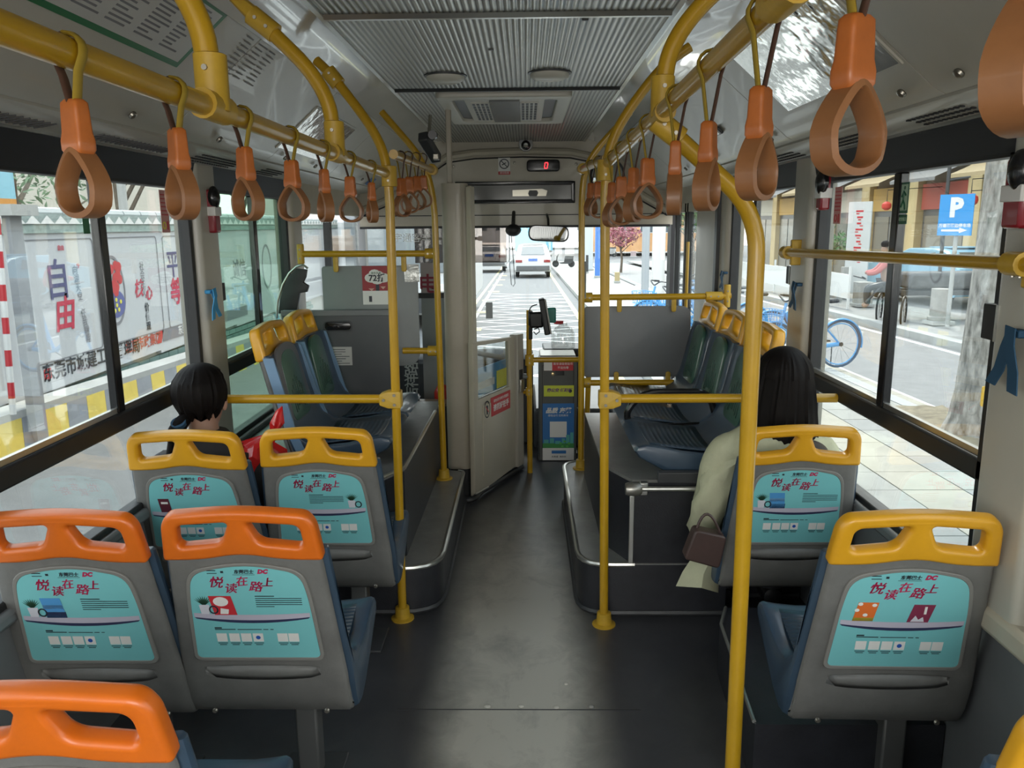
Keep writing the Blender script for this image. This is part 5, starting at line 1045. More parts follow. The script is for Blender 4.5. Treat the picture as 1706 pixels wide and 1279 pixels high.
# ================================================================ OUTSIDE
S_ = -.014
def gz(y, off=-.42): return off+S_*y
ASPH = mat('asphalt', (.155, .155, .155), .85, var=.12, vscale=6, bump=.2, bscale=40); PAVE = mat('pale_paving', (.33, .32, .29), .8, var=.12, vscale=2.5, bump=.1, bscale=20); PAVE2 = mat('pale_paving_grey', (.28, .275, .26), .8, var=.12, vscale=3); PAVE3 = mat('warm_paving', (.37, .34, .28), .8, var=.1, vscale=3)
JOINT = mat('paving_joint', (.10, .095, .085), .9); WL = mat('road_white', (.72, .72, .70), .7, var=.08); YL = mat('road_yellow', (.62, .55, .25), .7, var=.1); CONC = mat('concrete', (.42, .42, .40), .85, var=.12, vscale=2)
def slab_g(name, x0, y0, x1, y1, off, m, parent=None, th=.05, kind=None, label=None):
    o = MB(); o.add([(x0, y0, gz(y0, off)), (x1, y0, gz(y0, off)), (x1, y1, gz(y1, off)), (x0, y1, gz(y1, off)), (x0, y0, gz(y0, off)-th), (x1, y0, gz(y0, off)-th), (x1, y1, gz(y1, off)-th), (x0, y1, gz(y1, off)-th)], [(0, 1, 2, 3), (4, 7, 6, 5), (0, 4, 5, 1), (1, 5, 6, 2), (2, 6, 7, 3), (3, 7, 4, 0)])
    o = o.build(name, m, parent, smooth=False)
    if kind: o['kind'] = kind
    if label: o['label'] = label
    return o
slab_g('ground', -60, -25, 60, 160, -.50, ASPH, kind='structure', label='asphalt street ground')
road = slab_g('road', -3.55, -10, 1.62, 120, -.425, ASPH, kind='structure', label='grey asphalt road ahead of the bus'); 
side = slab_g('sidewalk', 1.80, -8, 4.05, 60, -.325, JOINT, kind='structure', th=.2, label='pale tiled sidewalk right of the bus')
kb = empty('kerb', kind='structure')
for k in range(40):
    y = -4+k*1.0
    if y < 60: slab_g('kerb_stone', 1.64, y+.006, 1.80, y+.994, -.30, CONC, kb, th=.2)
slab_g('kerb_run', 1.64, 36, 1.80, 100, -.30, CONC, kb, th=.2)
def tile(par, x0, y0, x1, y1, m, off=-.30):
    g = .005; rz_ = random.uniform(-.0015, .0015); slab_g('paving_tile', x0+g, y0+g, x1-g, y1-g, off+rz_, m, par, th=.03)
random.seed(11)
for i in range(5):
    for j in range(34):
        x0 = 1.80+.45*i; y0 = .6+.45*j; tile(side, x0, y0, x0+.45, y0+.45, PAVE3 if i == 2 else random.choice((PAVE, PAVE, PAVE2)))
slab_g('paving_far', 1.80, 15.9, 4.05, 60, -.305, PAVE, side)
slab_g('road_side', 4.45, -8, 7.3, 60, -.44, mat('side_road_asphalt', (.24, .235, .23), .85, var=.1, vscale=4), kind='structure', label='narrow asphalt side road beyond the sidewalk')
k2 = empty('kerb', kind='structure')
for k in range(30): slab_g('kerb_stone', 4.06, 3+k*.9+.005, 4.22, 3+(k+1)*.9-.005, -.30, CONC, k2, th=.2); 
for k in range(30): slab_g('kerb_stone', 4.24, 3+k*.9+.005, 4.44, 3+(k+1)*.9-.005, -.345, PAVE3, k2, th=.2)
for k in range(20): slab_g('kerb_stone', 7.3, 8+k*1.2+.005, 7.55, 8+(k+1)*1.2-.005, -.30, CONC, k2, th=.2)
slab_g('side_line', 7.05, 5, 7.16, 45, -.434, WL, None, kind='structure', th=.01); slab_g('side_line', 4.62, 5, 4.70, 45, -.434, WL, None, kind='structure', th=.01)
pv = slab_g('sidewalk', 7.55, 2, 14, 60, -.32, PAVE2, kind='structure', label='paved forecourt beyond the side road')
# road markings ahead
mk = empty('road_marking', label='white and yellow lane markings on the road ahead', cat='road marking')
def line(p, q, w_, m, nm='stripe', off=-.421):
    p, q = Vector((*p, 0)), Vector((*q, 0)); d = (q-p).normalized(); n_ = Vector((-d.y, d.x, 0))*w_/2; vs = [p-n_, p+n_, q+n_, q-n_]
    MB().add([(v.x, v.y, gz(v.y, off)) for v in vs], [(0, 1, 2, 3)]).build(nm, m, mk, smooth=False)
for k in range(13): y = 10.5+k*1.35; line((-1.15, y), (1.28, y+1.3), .09, WL); line((1.28, y), (-1.15, y+1.3), .09, WL)
line((-1.25, 9), (-1.25, 70), .10, WL); line((1.30, 9), (1.30, 70), .12, YL); line((-1.5, 12), (-1.5, 60), .09, YL)
for k in range(8): y = 13+k*4; line((-.95+.0, y), (-1.35, y), .5, YL)
for k in range(6): line((-2.95+.0, 12+5*k), (-2.95, 14.6+5*k), .1, WL)
for k in range(5): line((-1.0+.5*k, 9.2), (-1.0+.5*k, 10.4), .26, WL)
for k in range(6): slab_g('grate_bar', 1.38+.05*k, 11.5, 1.40+.05*k, 12.3, -.42, BLK, mk, th=.01)
# ---- left hoarding
HX = -4.0
hd = empty('hoarding', (HX, 0, 0), label='long white street hoarding with printed Chinese banners', cat='hoarding')
BAN = mat('banner_sheet', (.56, .57, .58), .45, bump=.35, bscale=4); GBR = mat('green_brick', (.20, .30, .27), .7, var=.15, vscale=4); 
def hz0(y): return .16+.010*(y-6)
YS = [1.0, 3.9, 6.0, 8.6, 10.95, 13.3, 15.7, 18.1, 20.5]
for a, b_ in zip(YS[:-1], YS[1:]): MB().add([(0, a, .18), (0, b_, .18+.012*(b_-a)), (0, b_, 1.49), (0, a, 1.49), (-.05, a, .18), (-.05, b_, .18+.012*(b_-a)), (-.05, b_, 1.49), (-.05, a, 1.49)], [(0, 1, 2, 3), (4, 7, 6, 5), (0, 3, 7, 4), (1, 5, 6, 2), (0, 4, 5, 1), (3, 2, 6, 7)]).build('banner_panel', BAN, hd, smooth=False)
MB().b2((-.10, 1, -.9), (-.06, 26, 1.5)).build('wall_body', mat('mortar', (.55, .56, .52), .8), hd)
# bricks of the strip under the banners and scalloped coping above
random.seed(5); nb = 0
for r in range(4):
    for k in range(44):
        y = 4.6+k*.235+(.117 if r % 2 else 0); z = .155-.072*r-.0
        if nb < 290: MB().b2((-.06, y, z-.060), (-.02, y+.222, z)).build('brick', GBR, hd, smooth=False); nb += 1
MB().b2((-.12, 1, 1.49), (.02, 26, 1.56)).build('coping_band', mat('pale_green_band', (.34, .42, .38), .7, var=.25, vscale=14), hd); MB().b2((-.14, 1, 1.56), (.03, 26, 1.645)).build('coping_band', mat('grey_green_band', (.30, .36, .34), .7, var=.3, vscale=20), hd)
q = MB()
for k in range(100): y = 3+k*.2; q.add([(.035, y, 1.565), (.035, y+.2, 1.565), (.035, y+.1, 1.635)], [(0, 1, 2)])
tag(q.build('scallop_print', WHT, hd, smooth=False), kind='stuff')
q = MB()
for k in range(60):
    y = 2+k*.36; q.tube([(-.06, y, 1.66), (-.06, y+.34, 1.66)], .045, 8)
q.build('coping_tiles', mat('grey_tile', (.40, .42, .42), .6), hd)
HM = lambda y, z: frame((.004, y, z), (0, 1, 0), (0, 0, 1))
def ht(s, size, m, y, z, **k): return text(s, size, m, hd, HM(y, z), 'lettering', **k)
NV = mat('navy_print', (.09, .09, .20), .5); RB = mat('brush_red', (.55, .04, .08), .5); GI = mat('grey_ink', (.22, .22, .24), .5)
ht('自', .36, NV, 6.80, 1.075, bold=.004); ht('由', .33, RB, 6.84, .79, shear=.2, bold=.008)
for i, ch in enumerate('向湖天空 任我翱翔'): ht(ch, .085, GI, 7.08+.012*i, 1.16-.078*i)
ht('社', .05, RB, 7.14, 1.19, bold=.002)
ht('平', .33, NV, 9.08, 1.10, bold=.003); ht('等', .31, RB, 9.09, .79, shear=.2, bold=.008)
for i, ch in enumerate('人人平等 社会公平'): ht(ch, .075, GI, 9.36, 1.20-.074*i)
for i, ch in enumerate('社会主义'): ht(ch, .10, GI, 8.33, 1.13-.09*i)
ht('核', .19, RB, 8.22, .90, shear=.2, bold=.004); ht('心', .16, RB, 8.43, .84, shear=.2, bold=.004)
for i, ch in enumerate('价值观'): ht(ch, .10, INK, 8.36, .70-.10*i, bold=.002)
ht('自由', .05, RB, 6.9, 1.36, bold=.001)
# round printed emblem between the characters
link('emblem_ring', plate_mesh([(.22*math.cos(a*PI/16), .34*math.sin(a*PI/16)) for a in range(32)], [[(.20*math.cos(a*PI/16), .31*math.sin(a*PI/16)) for a in range(32)]], .003), GI, hd, M=HM(7.72, .93))
q = MB(); q.lathe([(0, 0), (.18, 0), (.18, .002), (0, .002)], n=24, sy=.75); link('emblem_blue', q.mesh(), mat('emblem_blue', (.10, .12, .32), .5), hd, M=HM(7.73, .80))
q = MB(); random.seed(2)
for k in range(13): q.ball((random.uniform(-.13, .13), random.uniform(-.10, .20), .004), (.05, .05, .001), 8, 4)
link('emblem_red', q.mesh(), RED, hd, M=HM(7.73, .97))
q = MB()
for k in range(6): q.ball((random.uniform(-.11, .11), random.uniform(-.06, .06), .006), (.022, .022, .001), 8, 4)
link('emblem_yellow', q.mesh(), mat('yellow_sheet', (.75, .68, .08)), hd, M=HM(7.73, .78))
for y0, y1 in ((6.36, 7.42), (7.50, 8.72), (8.86, 9.9)): link('thin_border', plate_mesh(rrect(y1-y0, 1.02, .05), [rrect(y1-y0-.02, 1.0, .045)], .002), GI, hd, M=HM((y0+y1)/2, .93))
ht('东莞市城建工程管理局', .17, INK, 7.28, .335, bold=.003); ht('北京市政集团', .135, mat('brick_red_print', (.45, .08, .06), .5), 8.22, .345, bold=.003)
ht('印', .12, RED, 6.50, .32, bold=.003)
MB().b2((.001, 8.66, .295), (.004, 11.4, .43)).build('dark_strip', GI, hd); MB().prism([(8.52, .29), (8.62, .29), (8.70, .43), (8.60, .43)], .001, .004, Matrix(((0, 0, 1, 0), (1, 0, 0, 0), (0, 1, 0, 0), (0, 0, 0, 1)))).build('red_slash', RED, hd); ht('东莞东站区内环境治理工程', .115, WHT, 9.75, .362, bold=.002)
ht('诚信', .26, GI, 11.2, .95, bold=.002); link('emblem_ring', plate_mesh([(.22*math.cos(a*PI/16), .34*math.sin(a*PI/16)) for a in range(32)], [[(.19*math.cos(a*PI/16), .30*math.sin(a*PI/16)) for a in range(32)]], .003), GI, hd, M=HM(12.4, .93))
# yellow and grey striped barrier, block by block
bs = empty('striped_barrier', (0, 0, 0), label='low concrete barrier with slanted yellow and grey stripes', cat='barrier')
BY = mat('barrier_yellow', (.66, .50, .10), .7, var=.12, vscale=6); BG = mat('barrier_grey', (.25, .26, .28), .7, var=.12, vscale=6)
for k in range(54):
    y = 2.5+k*.30
    zt = .345-.030*y
    pr = [(-3.74, zt-.40), (-3.80, zt-.04), (-3.82, zt), (-3.95, zt), (-3.95, zt-.40)]
    sh = .05
    rows = [[Vector((x, yy+(-.11*(zt-z)/.4), z-.030*(yy-y))) for x, z in pr] for yy in (y, y+.295)]
    MB().loft(rows).build('barrier_block', BY if k % 2 == 0 else BG, bs, smooth=False)
MB().add([(-3.97, 2, .32), (-3.80, 2, .30), (-3.80, 20, -.24), (-3.97, 20, -.22), (-3.97, 2, -.3), (-3.80, 2, -.3), (-3.8, 20, -.8), (-3.97, 20, -.8)], [(0, 1, 2, 3), (0, 4, 5, 1), (1, 5, 6, 2), (2, 6, 7, 3), (3, 7, 4, 0)]).build('barrier_cap', CONC, bs, smooth=False)
MB().add([(-3.95, 0, .345-.36), (-1.6, 0, -.425), (-1.6, 22, -.425-.31), (-3.95, 22, .345-.66-.36), (-3.95, 0, -.6), (-1.6, 0, -.6), (-1.6, 22, -1.2), (-3.95, 22, -1.2)], [(0, 1, 2, 3), (0, 4, 5, 1), (1, 5, 6, 2), (2, 6, 7, 3), (3, 7, 4, 0)]).build('road_shoulder', mat('shoulder_asphalt', (.15, .15, .148), .85, var=.12, vscale=5, bump=.2, bscale=60), None, smooth=False)['kind'] = 'structure'
# grey leaning support, red and white pole at the left edge
o = empty('hoarding_post', label='wide grey upright post at the left end of the banners', cat='post'); q = [aX(22, 350, -3.75), aX(38, 690, -3.75)]
MB().b2((-3.80, q[0].y-.07, -.5), (-3.74, q[0].y+.07, 1.62)).build('post', mat('post_grey', (.30, .31, .33), .6), o); MB().b2((-3.84, q[0].y-.16, 1.62), (-3.66, q[0].y+.16, 1.70)).build('post_cap', CONC, o)
o = empty('striped_pole', label='thin red and white striped pole at the left edge', cat='pole'); a_, b_ = aX(0, 430, -3.6), aX(22, 690, -3.6); a_ = a_+(a_-b_)*.25
for k in range(12): MB().tube([b_.lerp(a_, k/12), b_.lerp(a_, (k+1)/12)], .022, 10).build('pole_band', (RED if k % 2 else WHT), o)
o = empty('orange_board', label='small blue and orange board above the hoarding at left edge', cat='sign'); p = aX(8, 335, -4.2); MB().b2((-4.22, p.y-.25, p.z-.12), (-4.18, p.y+.12, p.z+.02)).build('lower_board', mat('orange_board', (.60, .26, .05), .5), o); MB().b2((-4.22, p.y-.25, p.z+.02), (-4.18, p.y+.12, p.z+.35)).build('upper_board', mat('sky_board', (.25, .50, .60), .5), o); MB().b2((-4.23, p.y-.02, -.5), (-4.19, p.y+.02, p.z)).build('board_post', CONC, o)
# trees (left, behind the hoarding) and lamp posts
LEAF = mat('leaf_green_outdoor', (.10, .19, .07), .7, var=.5, vscale=3); LEAF2 = mat('leaf_grey_green', (.16, .24, .14), .7, var=.4, vscale=3); BARK = mat('bark', (.16, .13, .10), .9, var=.4, vscale=9, bump=.8, bscale=14)
def leaf_cluster(name, c, r, n_, m, par, sz=.12, seed=0):
    rd = random.Random(seed); q = MB()
    for k in range(n_):
        d = Vector((rd.gauss(0, 1), rd.gauss(0, 1), rd.gauss(0, .8))); d.normalize(); p = Vector(c)+Vector((d.x*r[0], d.y*r[1], d.z*r[2]))*rd.random()**.4
        u = Vector((rd.gauss(0, 1), rd.gauss(0, 1), rd.gauss(0, 1))).normalized(); v = u.orthogonal().normalized()*sz*rd.uniform(.5, 1); u = u*sz*rd.uniform(.8, 1.6)
        q.add([p-u, p-v*.5, p+u, p+v*.5], [(0, 1, 2, 3)])
    return tag(q.build(name, m, par, smooth=False), kind='stuff')
def tree(label, loc, h_, cr, m, seed, trunk_r=.12, n_=900, sz=.14):
    o = empty('street_tree', loc, label=label, cat='tree', group='trees along the street'); MB().tube([(0, 0, -.1), (.05, 0, h_*.3), (-.05, .05, h_*.6), (0, 0, h_*.9)], [trunk_r*1.3, trunk_r, trunk_r*.8, trunk_r*.3], 10).build('trunk', BARK, o)
    rd = random.Random(seed); q = MB()
    for k in range(6): a = rd.random()*6.28; q.tube([(0, 0, h_*(.35+.08*k)), (cr*.4*math.cos(a), cr*.4*math.sin(a), h_*(.55+.06*k)), (cr*.8*math.cos(a), cr*.8*math.sin(a), h_*(.65+.06*k))], [trunk_r*.5, trunk_r*.35, trunk_r*.12], 6)
    q.build('branches', BARK, o); leaf_cluster('crown', (0, 0, h_*.85), (cr, cr, h_*.3), n_, m, o, sz, seed); return o
tree('small feathery tree behind the hoarding, nearest the left edge', (-8.2, 13.0, -.6), 4.1, 1.5, LEAF2, 1, .09, 1600, .06)
tree('dense green tree behind the hoarding, right of the lamp post', (-10.5, 21, -.6), 6.0, 2.2, LEAF, 2, .12, 2600, .12)
tree('dark tree far behind the hoarding past the left pillar', (-10.5, 30, -.6), 7.0, 2.8, LEAF, 3, .15, 1800, .16)
tree('tree high over the far end of the hoarding', (-7.5, 36, -.6), 8.5, 2.8, LEAF2, 4, .15, 1800, .16)
o = empty('lamp_post', label='pale lamp post behind the hoarding', cat='lamp post'); p = aX(205, 340, -6.5); MB().tube([(p.x, p.y, -.5), (p.x, p.y, 6)], .07, 10).build('post', CONC, o); MB().tube([(p.x, p.y, 5.9), (p.x+.9, p.y, 6.2)], .04, 8).build('lamp_arm', CONC, o)
# buildings left far
def building(label, x0, y0, x1, y1, h_, m, wn, face='x', win=(1.2, 1.4), sp=(2.6, 3.2), gm=None, z0=-1.2):
    o = empty('building', label=label, cat='building'); MB().b2((x0, y0, z0), (x1, y1, h_)).build('walls', m, o, smooth=False); gm = gm or mat('window_dark', (.10, .12, .14), .2)
    nz = int((h_-.5)//sp[1])
    for r in range(nz):
        z = .7+r*sp[1]
        if face == 'x':
            xf = x1 if x1 < 0 else x0; s = 1 if x1 < 0 else -1; k = y0+.7
            while k+win[0] < y1: 
                w0 = MB().b2((xf, k-.06, z-.06), (xf+s*.05, k+win[0]+.06, z+win[1]+.06)).build('window', WHT, o, smooth=False); MB().b2((xf+s*.05, k, z), (xf+s*.06, k+win[0], z+win[1])).build('pane', gm, w0, smooth=False); k += sp[0]
        else:
            k = x0+.7
            while k+win[0] < x1:
                w0 = MB().b2((k-.06, y0-.05, z-.06), (k+win[0]+.06, y0, z+win[1]+.06)).build('window', WHT, o, smooth=False); MB().b2((k, y0-.06, z), (k+win[0], y0-.05, z+win[1])).build('pane', gm, w0, smooth=False); k += sp[0]
    MB().b2((x0-.15, y0-.15, h_), (x1+.15, y1+.15, h_+.25)).build('parapet', CONC, o, smooth=False); return o
building('pale low building behind the left trees', -24, 16, -16, 40, 5.2, mat('pale_wall', (.62, .58, .50), .8), 0)
building('cream block far ahead on the left of the street', -20, 60, -9, 80, 12, mat('cream_wall', (.58, .54, .48), .8), 0, face='y')
building('tall pale block far ahead at the end of the street', -8, 130, 12, 145, 9, mat('distant_wall', (.60, .60, .60), .8), 0, face='y')
building('orange fronted shop block ahead beyond the sidewalk', 6.5, 82, 22, 98, 9, mat('orange_wall', (.62, .34, .16), .8, var=.2, vscale=.5), 0, face='y', sp=(2.2, 2.6))
# ---- vehicles ahead
def car(label, name, loc, rz, body, s=1., suv=True, plate_col=(.05, .16, .55)):
    """rear at local y=0, length along +Y, width 1.86"""
    o = empty(name, loc, rz, label, 'car'); o.scale = (s, s, s); hgt = 1.66 if suv else 1.45; wl = .93
    prof = [(0, .42), (-.02, .80), (.04, 1.0), (.30, 1.12), (.75, hgt-.06), (1.2, hgt), (2.4, hgt-.02), (3.2, 1.12), (4.3, .95), (4.45, .6), (4.4, .35), (.1, .32)]
    rows = []
    for t_ in (-1, -.96, -.85, -.5, 0, .5, .85, .96, 1):
        row = []
        for y, z in prof:
            k = 1 if z < 1.05 else 1-.22*(z-1.05)/.6; c_ = 0 if abs(t_) < .9 else (.02 if abs(t_) < .99 else .06); row.append(Vector((t_*wl*k, y+(c_ if y < 2 else -c_), z-c_*.4)))
        rows.append(row)
    MB().loft(rows).build('body', body, o, ang=28)
    gl = mat('car_glass', (.12, .14, .15), .1); MB().add([(-.62, .33, 1.14), (.62, .33, 1.14), (.54, .70, hgt-.10), (-.54, .70, hgt-.10)], [(0, 1, 2, 3)]).build('rear_window', gl, o, M=T(0, -.025, .015))
    for s_ in (-1, 1):
        MB().add([(s_*.90, 1.0, 1.12), (s_*.90, 3.0, 1.12), (s_*.80, 2.4, hgt-.12), (s_*.80, 1.2, hgt-.10)], [(0, 1, 2, 3)]).build('side_window', gl, o, M=T(s_*.005, 0, 0))
        MB().box((s_*.72, -.03, .86), (.34, .05, .14)).build('tail_light', mat('tail_red', (.30, .02, .02), .3), o, bevel=.02)
        MB().box((s_*1.02, 2.85, 1.12), (.16, .10, .13)).build('wing_mirror', body, o, bevel=.03)
        for y in (.75, 3.6): MB().lathe([(0, -.11), (.20, -.11), (.33, -.09), (.34, 0), (.33, .09), (0, .10)], (s_*.80, y, .34), 'X', 20).build('wheel', BLK, o)
    MB().box((0, -.03, .93), (.46, .02, .14)).build('number_plate', mat('plate_blue_%d' % (plate_col[0]*1000), plate_col, .5), o); MB().box((0, .02, .50), (1.7, .12, .24)).build('bumper', mat('bumper_grey', (.14, .14, .14), .6), o, bevel=.03)
    MB().box((0, 1.4, hgt+.02), (1.1, .9, .02)).build('roof_panel', body, o); return o
WC = mat('white_car_paint', (.66, .66, .66), .25, coat=.5); 
p = aG(888, 463); car('white SUV driving ahead in the bus lane', 'car', (p.x, p.y, p.z), 0, WC, .93)
p = aG(822, 457); car('white car in the left lane behind the visor', 'car', (p.x-.3, p.y+2, p.z), 0, mat('white_car_paint2', (.60, .60, .60), .25), 1.0, suv=False)
o = empty('truck', (.9, 62, gz(62)), label='blue box truck far ahead beyond the white SUV', cat='truck'); MB().b2((-1.7, 0, .9), (1.2, 6, 3.7)).build('cargo_box', mat('truck_blue', (.20, .46, .58), .5), o); MB().b2((-1.6, 0, .4), (1.1, 8, .9)).build('chassis', BLK, o); MB().b2((-1.5, 6.2, .6), (1.0, 8, 2.8)).build('cab', mat('truck_blue', (.20, .46, .58)), o)
for s_ in (-1.3, .8): MB().lathe([(0, -.12), (.4, -.12), (.42, 0), (.4, .12), (0, .12)], (s_, 1.2, .42), 'X', 16).build('wheel', BLK, o)
# vehicle seen at the far left through the windscreen
o = empty('coach', (-1.42, 16, gz(16)), label='white coach front seen through the left part of the windscreen', cat='bus')
MB().b2((-2.3, 0, .4), (.2, 7, 3.0)).build('body', mat('coach_white', (.62, .62, .62), .4), o, bevel=.08); MB().b2((-2.15, -.03, 1.25), (.05, .0, 2.7)).build('windscreen', mat('coach_glass', (.20, .22, .23), .12), o, bevel=.02); MB().b2((-2.2, -.04, .45), (.1, 0, .75)).build('bumper', DKG, o)
for x in (-1.9, -.2): MB().box((x, -.04, .95), (.32, .04, .16)).build('headlight', WHT, o, bevel=.03)
MB().tube([(.2, 0, 2.5), (.38, -.35, 2.45), (.38, -.38, 2.2)], .02, 8).build('mirror_arm', BLK, o); MB().ball((.38, -.38, 2.05), (.13, .08, .22), 12, 8).build('mirror', mat('mirror_grey', (.2, .2, .21), .4), o)
# ---- right side: pillars, boards, bollards along the sidewalk ahead
def post(label, u, v, w_, h_, m, nm='pillar', cat='pillar', round_=False, base=-.3):
    p = aG(u, v, base); s = (p-O).length/F; W = w_*s; o = empty(nm, p, label=label, cat=cat)
    if round_: MB().lathe([(W*.6, 0), (W*.6, .15), (W*.5, .18), (W*.5, h_), (0, h_)], n=24).build('shaft', m, o)
    else: MB().b2((-W/2, -W/2, 0), (W/2, W/2, h_)).build('shaft', m, o, bevel=.01)
    MB().b2((-W*.62, -W*.62, 0), (W*.62, W*.62, .08)).build('base', CONC, o, bevel=.01); return o, W
post('white round street column seen through the windscreen right part', 1094, 545, 21, 5.2, mat('column_white', (.66, .64, .61), .6), round_=True)
post('grey square street column left of the white column', 1073, 535, 11, 5.2, mat('column_grey', (.38, .40, .42), .6))
post('grey green column behind the white column', 1122, 500, 14, 4.6, mat('column_green_grey', (.30, .34, .32), .6))
o, W = post('blue upright board on the far sidewalk', 995, 462, 8, 2.6, mat('board_blue', (.08, .22, .60), .5), 'information_board', 'sign')
post('pale shelter end panel left of the blue board', 980, 450, 14, 3.0, mat('shelter_white', (.60, .64, .66), .5), 'shelter_panel', 'shelter')
post('small ochre stone bollard on the sidewalk ahead', 1028, 471, 8, .42, mat('ochre_stone', (.45, .36, .20), .8), 'bollard', 'bollard')
post('dark short bollard at the shelter', 978, 455, 4, .9, DKG, 'bollard', 'bollard'); 
for u, v, w_, h_, m_, lb, nm, ct in ((1068, 420, 8, .9, (.03, .45, .30), 'green delivery box on a parked scooter far ahead', 'delivery_box', 'box'), (1055, 428, 8, .5, (.40, .30, .30), 'low pinkish planter by the green box', 'planter', 'planter')):
    post(lb, u, v, w_, h_, mat(nm+'_col', m_, .6), nm, ct)
def scooter(label, loc, rz, m, sc_=1.0, basket=True, rider=None):
    o = empty('scooter', loc, rz, label, 'scooter'); o.scale = (sc_,)*3
    for y in (0, 1.2): MB().lathe([(.13, -.05), (.24, -.05), (.26, 0), (.24, .05), (.13, .05)], (0, y, .26), 'X', 18).build('wheel', BLK, o)
    MB().prism([(-.12, .35), (.10, .25), (.8, .25), (.95, .35), (.55, .40), (.50, .75), (-.15, .75)], -.12, .12, Matrix(((0, 0, 1, 0), (1, 0, 0, 0), (0, 1, 0, 0), (0, 0, 0, 1)))).build('body', m, o, bevel=.03); MB().box((0, .15, .80), (.24, .65, .09)).build('saddle', BLK, o, bevel=.03)
    MB().tube([(0, 1.2, .3), (0, 1.0, .95)], .03, 8).build('fork', DKG, o); MB().tube([(-.30, .92, 1.0), (0, 1.0, .98), (.30, .92, 1.0)], .018, 8).build('handlebar', BLK, o); MB().box((0, 1.1, .62), (.26, .05, .45)).build('front_shield', m, o, bevel=.02); return o
p = aG(1023, 428, -.3); scooter('pale parked scooter far ahead on the pavement', p, 1.2, mat('pale_scooter', (.40, .38, .36), .5)); p = aG(952, 445, -.3); scooter('dark parked scooter by the kerb ahead', p, 1.4, DKG, .8)
# ---- bicycles (shared, blue)
BLUE = mat('bike_blue', (.10, .36, .70), .35, coat=.3); SPK = mat('spoke_steel', (.42, .43, .44), .3, metal=.8)
def bike_proto():
    o = empty('bicycle', (0, 0, 0), cat='bicycle')
    for y in (0, 1.02):
        r = .315; q = MB(); q.tube([(0, y+r*math.cos(2*PI*k/28), .33+r*math.sin(2*PI*k/28)) for k in range(29)], .017, 8, cap=False); wq = q.build('wheel', mat('tyre_blue_grey', (.06, .10, .16), .6), o)
        q = MB(); q.tube([(0, y+.285*math.cos(2*PI*k/28), .33+.285*math.sin(2*PI*k/28)) for k in range(29)], .009, 6, cap=False); q.build('rim', BLUE, wq); q = MB()
        for k in range(14): a = 2*PI*k/14; q.tube([(0, y, .33), (0, y+.285*math.cos(a), .33+.285*math.sin(a))], .0022, 4)
        q.build('spokes', SPK, wq); MB().lathe([(0, -.04), (.03, -.04), (.03, .04), (0, .04)], (0, y, .33), 'X', 12).build('hub', DKG, wq)
        MB().tube([(0, y+.345*math.cos(a), .33+.345*math.sin(a)) for a in [PI*(.02+.96*k/16)-(0.1 if y else -.25) for k in range(17)]], .014, 8, flat=1.8).build('mudguard', BLUE, o)
    MB().tube(fillet([(0, 0, .33), (0, .42, .30), (0, .78, .62), (0, .86, .80)], .15), .030, 10).build('frame', BLUE, o)
    MB().tube([(0, .40, .30), (0, .30, .60), (0, .25, .80)], .022, 10).build('seat_tube', BLUE, o); MB().tube([(0, 0, .33), (0, .29, .62)], .014, 8).build('seat_stay', BLUE, o)
    MB().tube([(.05, 0, .33), (.05, .40, .30)], .026, 8, flat=.6).build('chain_guard', BLUE, o); MB().tube([(0, 1.02, .33), (0, .93, .62), (0, .86, .92)], .020, 8).build('fork', BLUE, o)
    MB().tube(fillet([(-.28, .74, 1.0), (-.20, .86, 1.02), (0, .88, .93), (.20, .86, 1.02), (.28, .74, 1.0)], .06), .012, 8).build('handlebar', DKG, o)
    for s in (-1, 1): MB().tube([(s*.28, .74, 1.0), (s*.28, .64, .99)], .018, 8).build('grip', BLK, o)
    MB().tube([(0, .25, .78), (0, .24, .90)], .013, 8).build('seat_post', SPK, o)
    sp = MB(); sp.loft([[Vector((w_*c, y, .93+h_*s)) for c, s in [(math.cos(2*PI*j/12), math.sin(2*PI*j/12)) for j in range(12)]] for y, w_, h_ in ((.08, .03, .02), (.11, .085, .032), (.20, .09, .035), (.30, .05, .03), (.38, .022, .022), (.40, .008, .01))]); sp.build('saddle', BLK, o)
    bk = MB(); 
    for x in (-.14, -.07, 0, .07, .14): bk.tube([(x, 1.00, .62), (x, .98, .84)], .005, 5); bk.tube([(x, 1.22, .62), (x, 1.26, .84)], .005, 5)
    for y in (1.0, 1.07, 1.14, 1.22): bk.tube([(-.14, y, .62), (-.15, y+.02, .84)], .005, 5); bk.tube([(.14, y, .62), (.15, y+.02, .84)], .005, 5)
    for z in (.62, .70, .77, .84): bk.tube([(-.15, .98, z), (.15, .98, z), (.15, 1.24, z), (-.15, 1.24, z), (-.15, .98, z)], .005, 5)
    bk.build('basket', BLUE, o); MB().box((0, -.335, .46), (.04, .03, .06)).build('rear_reflector', WHT, o, bevel=.005); MB().tube([(.03, .1, .30), (.14, .02, .01)], .008, 6).build('kickstand', DKG, o)
    for s in (-1, 1): MB().tube([(0, .40, .30), (s*.07, .40+s*.12, .30-s*.10)], .010, 6).build('crank', DKG, o); MB().box((s*.10, .40+s*.12, .30-s*.10), (.07, .08, .02)).build('pedal', BLK, o)
    return o
b0 = bike_proto(); G3 = 'blue shared bicycles parked on the sidewalk'
p = aG(1402, 612, -.3); spots = [(p.x-.05, p.y, PI/2+.25, 'blue shared bicycle with its rear wheel nearest, beside the right pillar')]
p2 = aG(1300, 606, -.3)
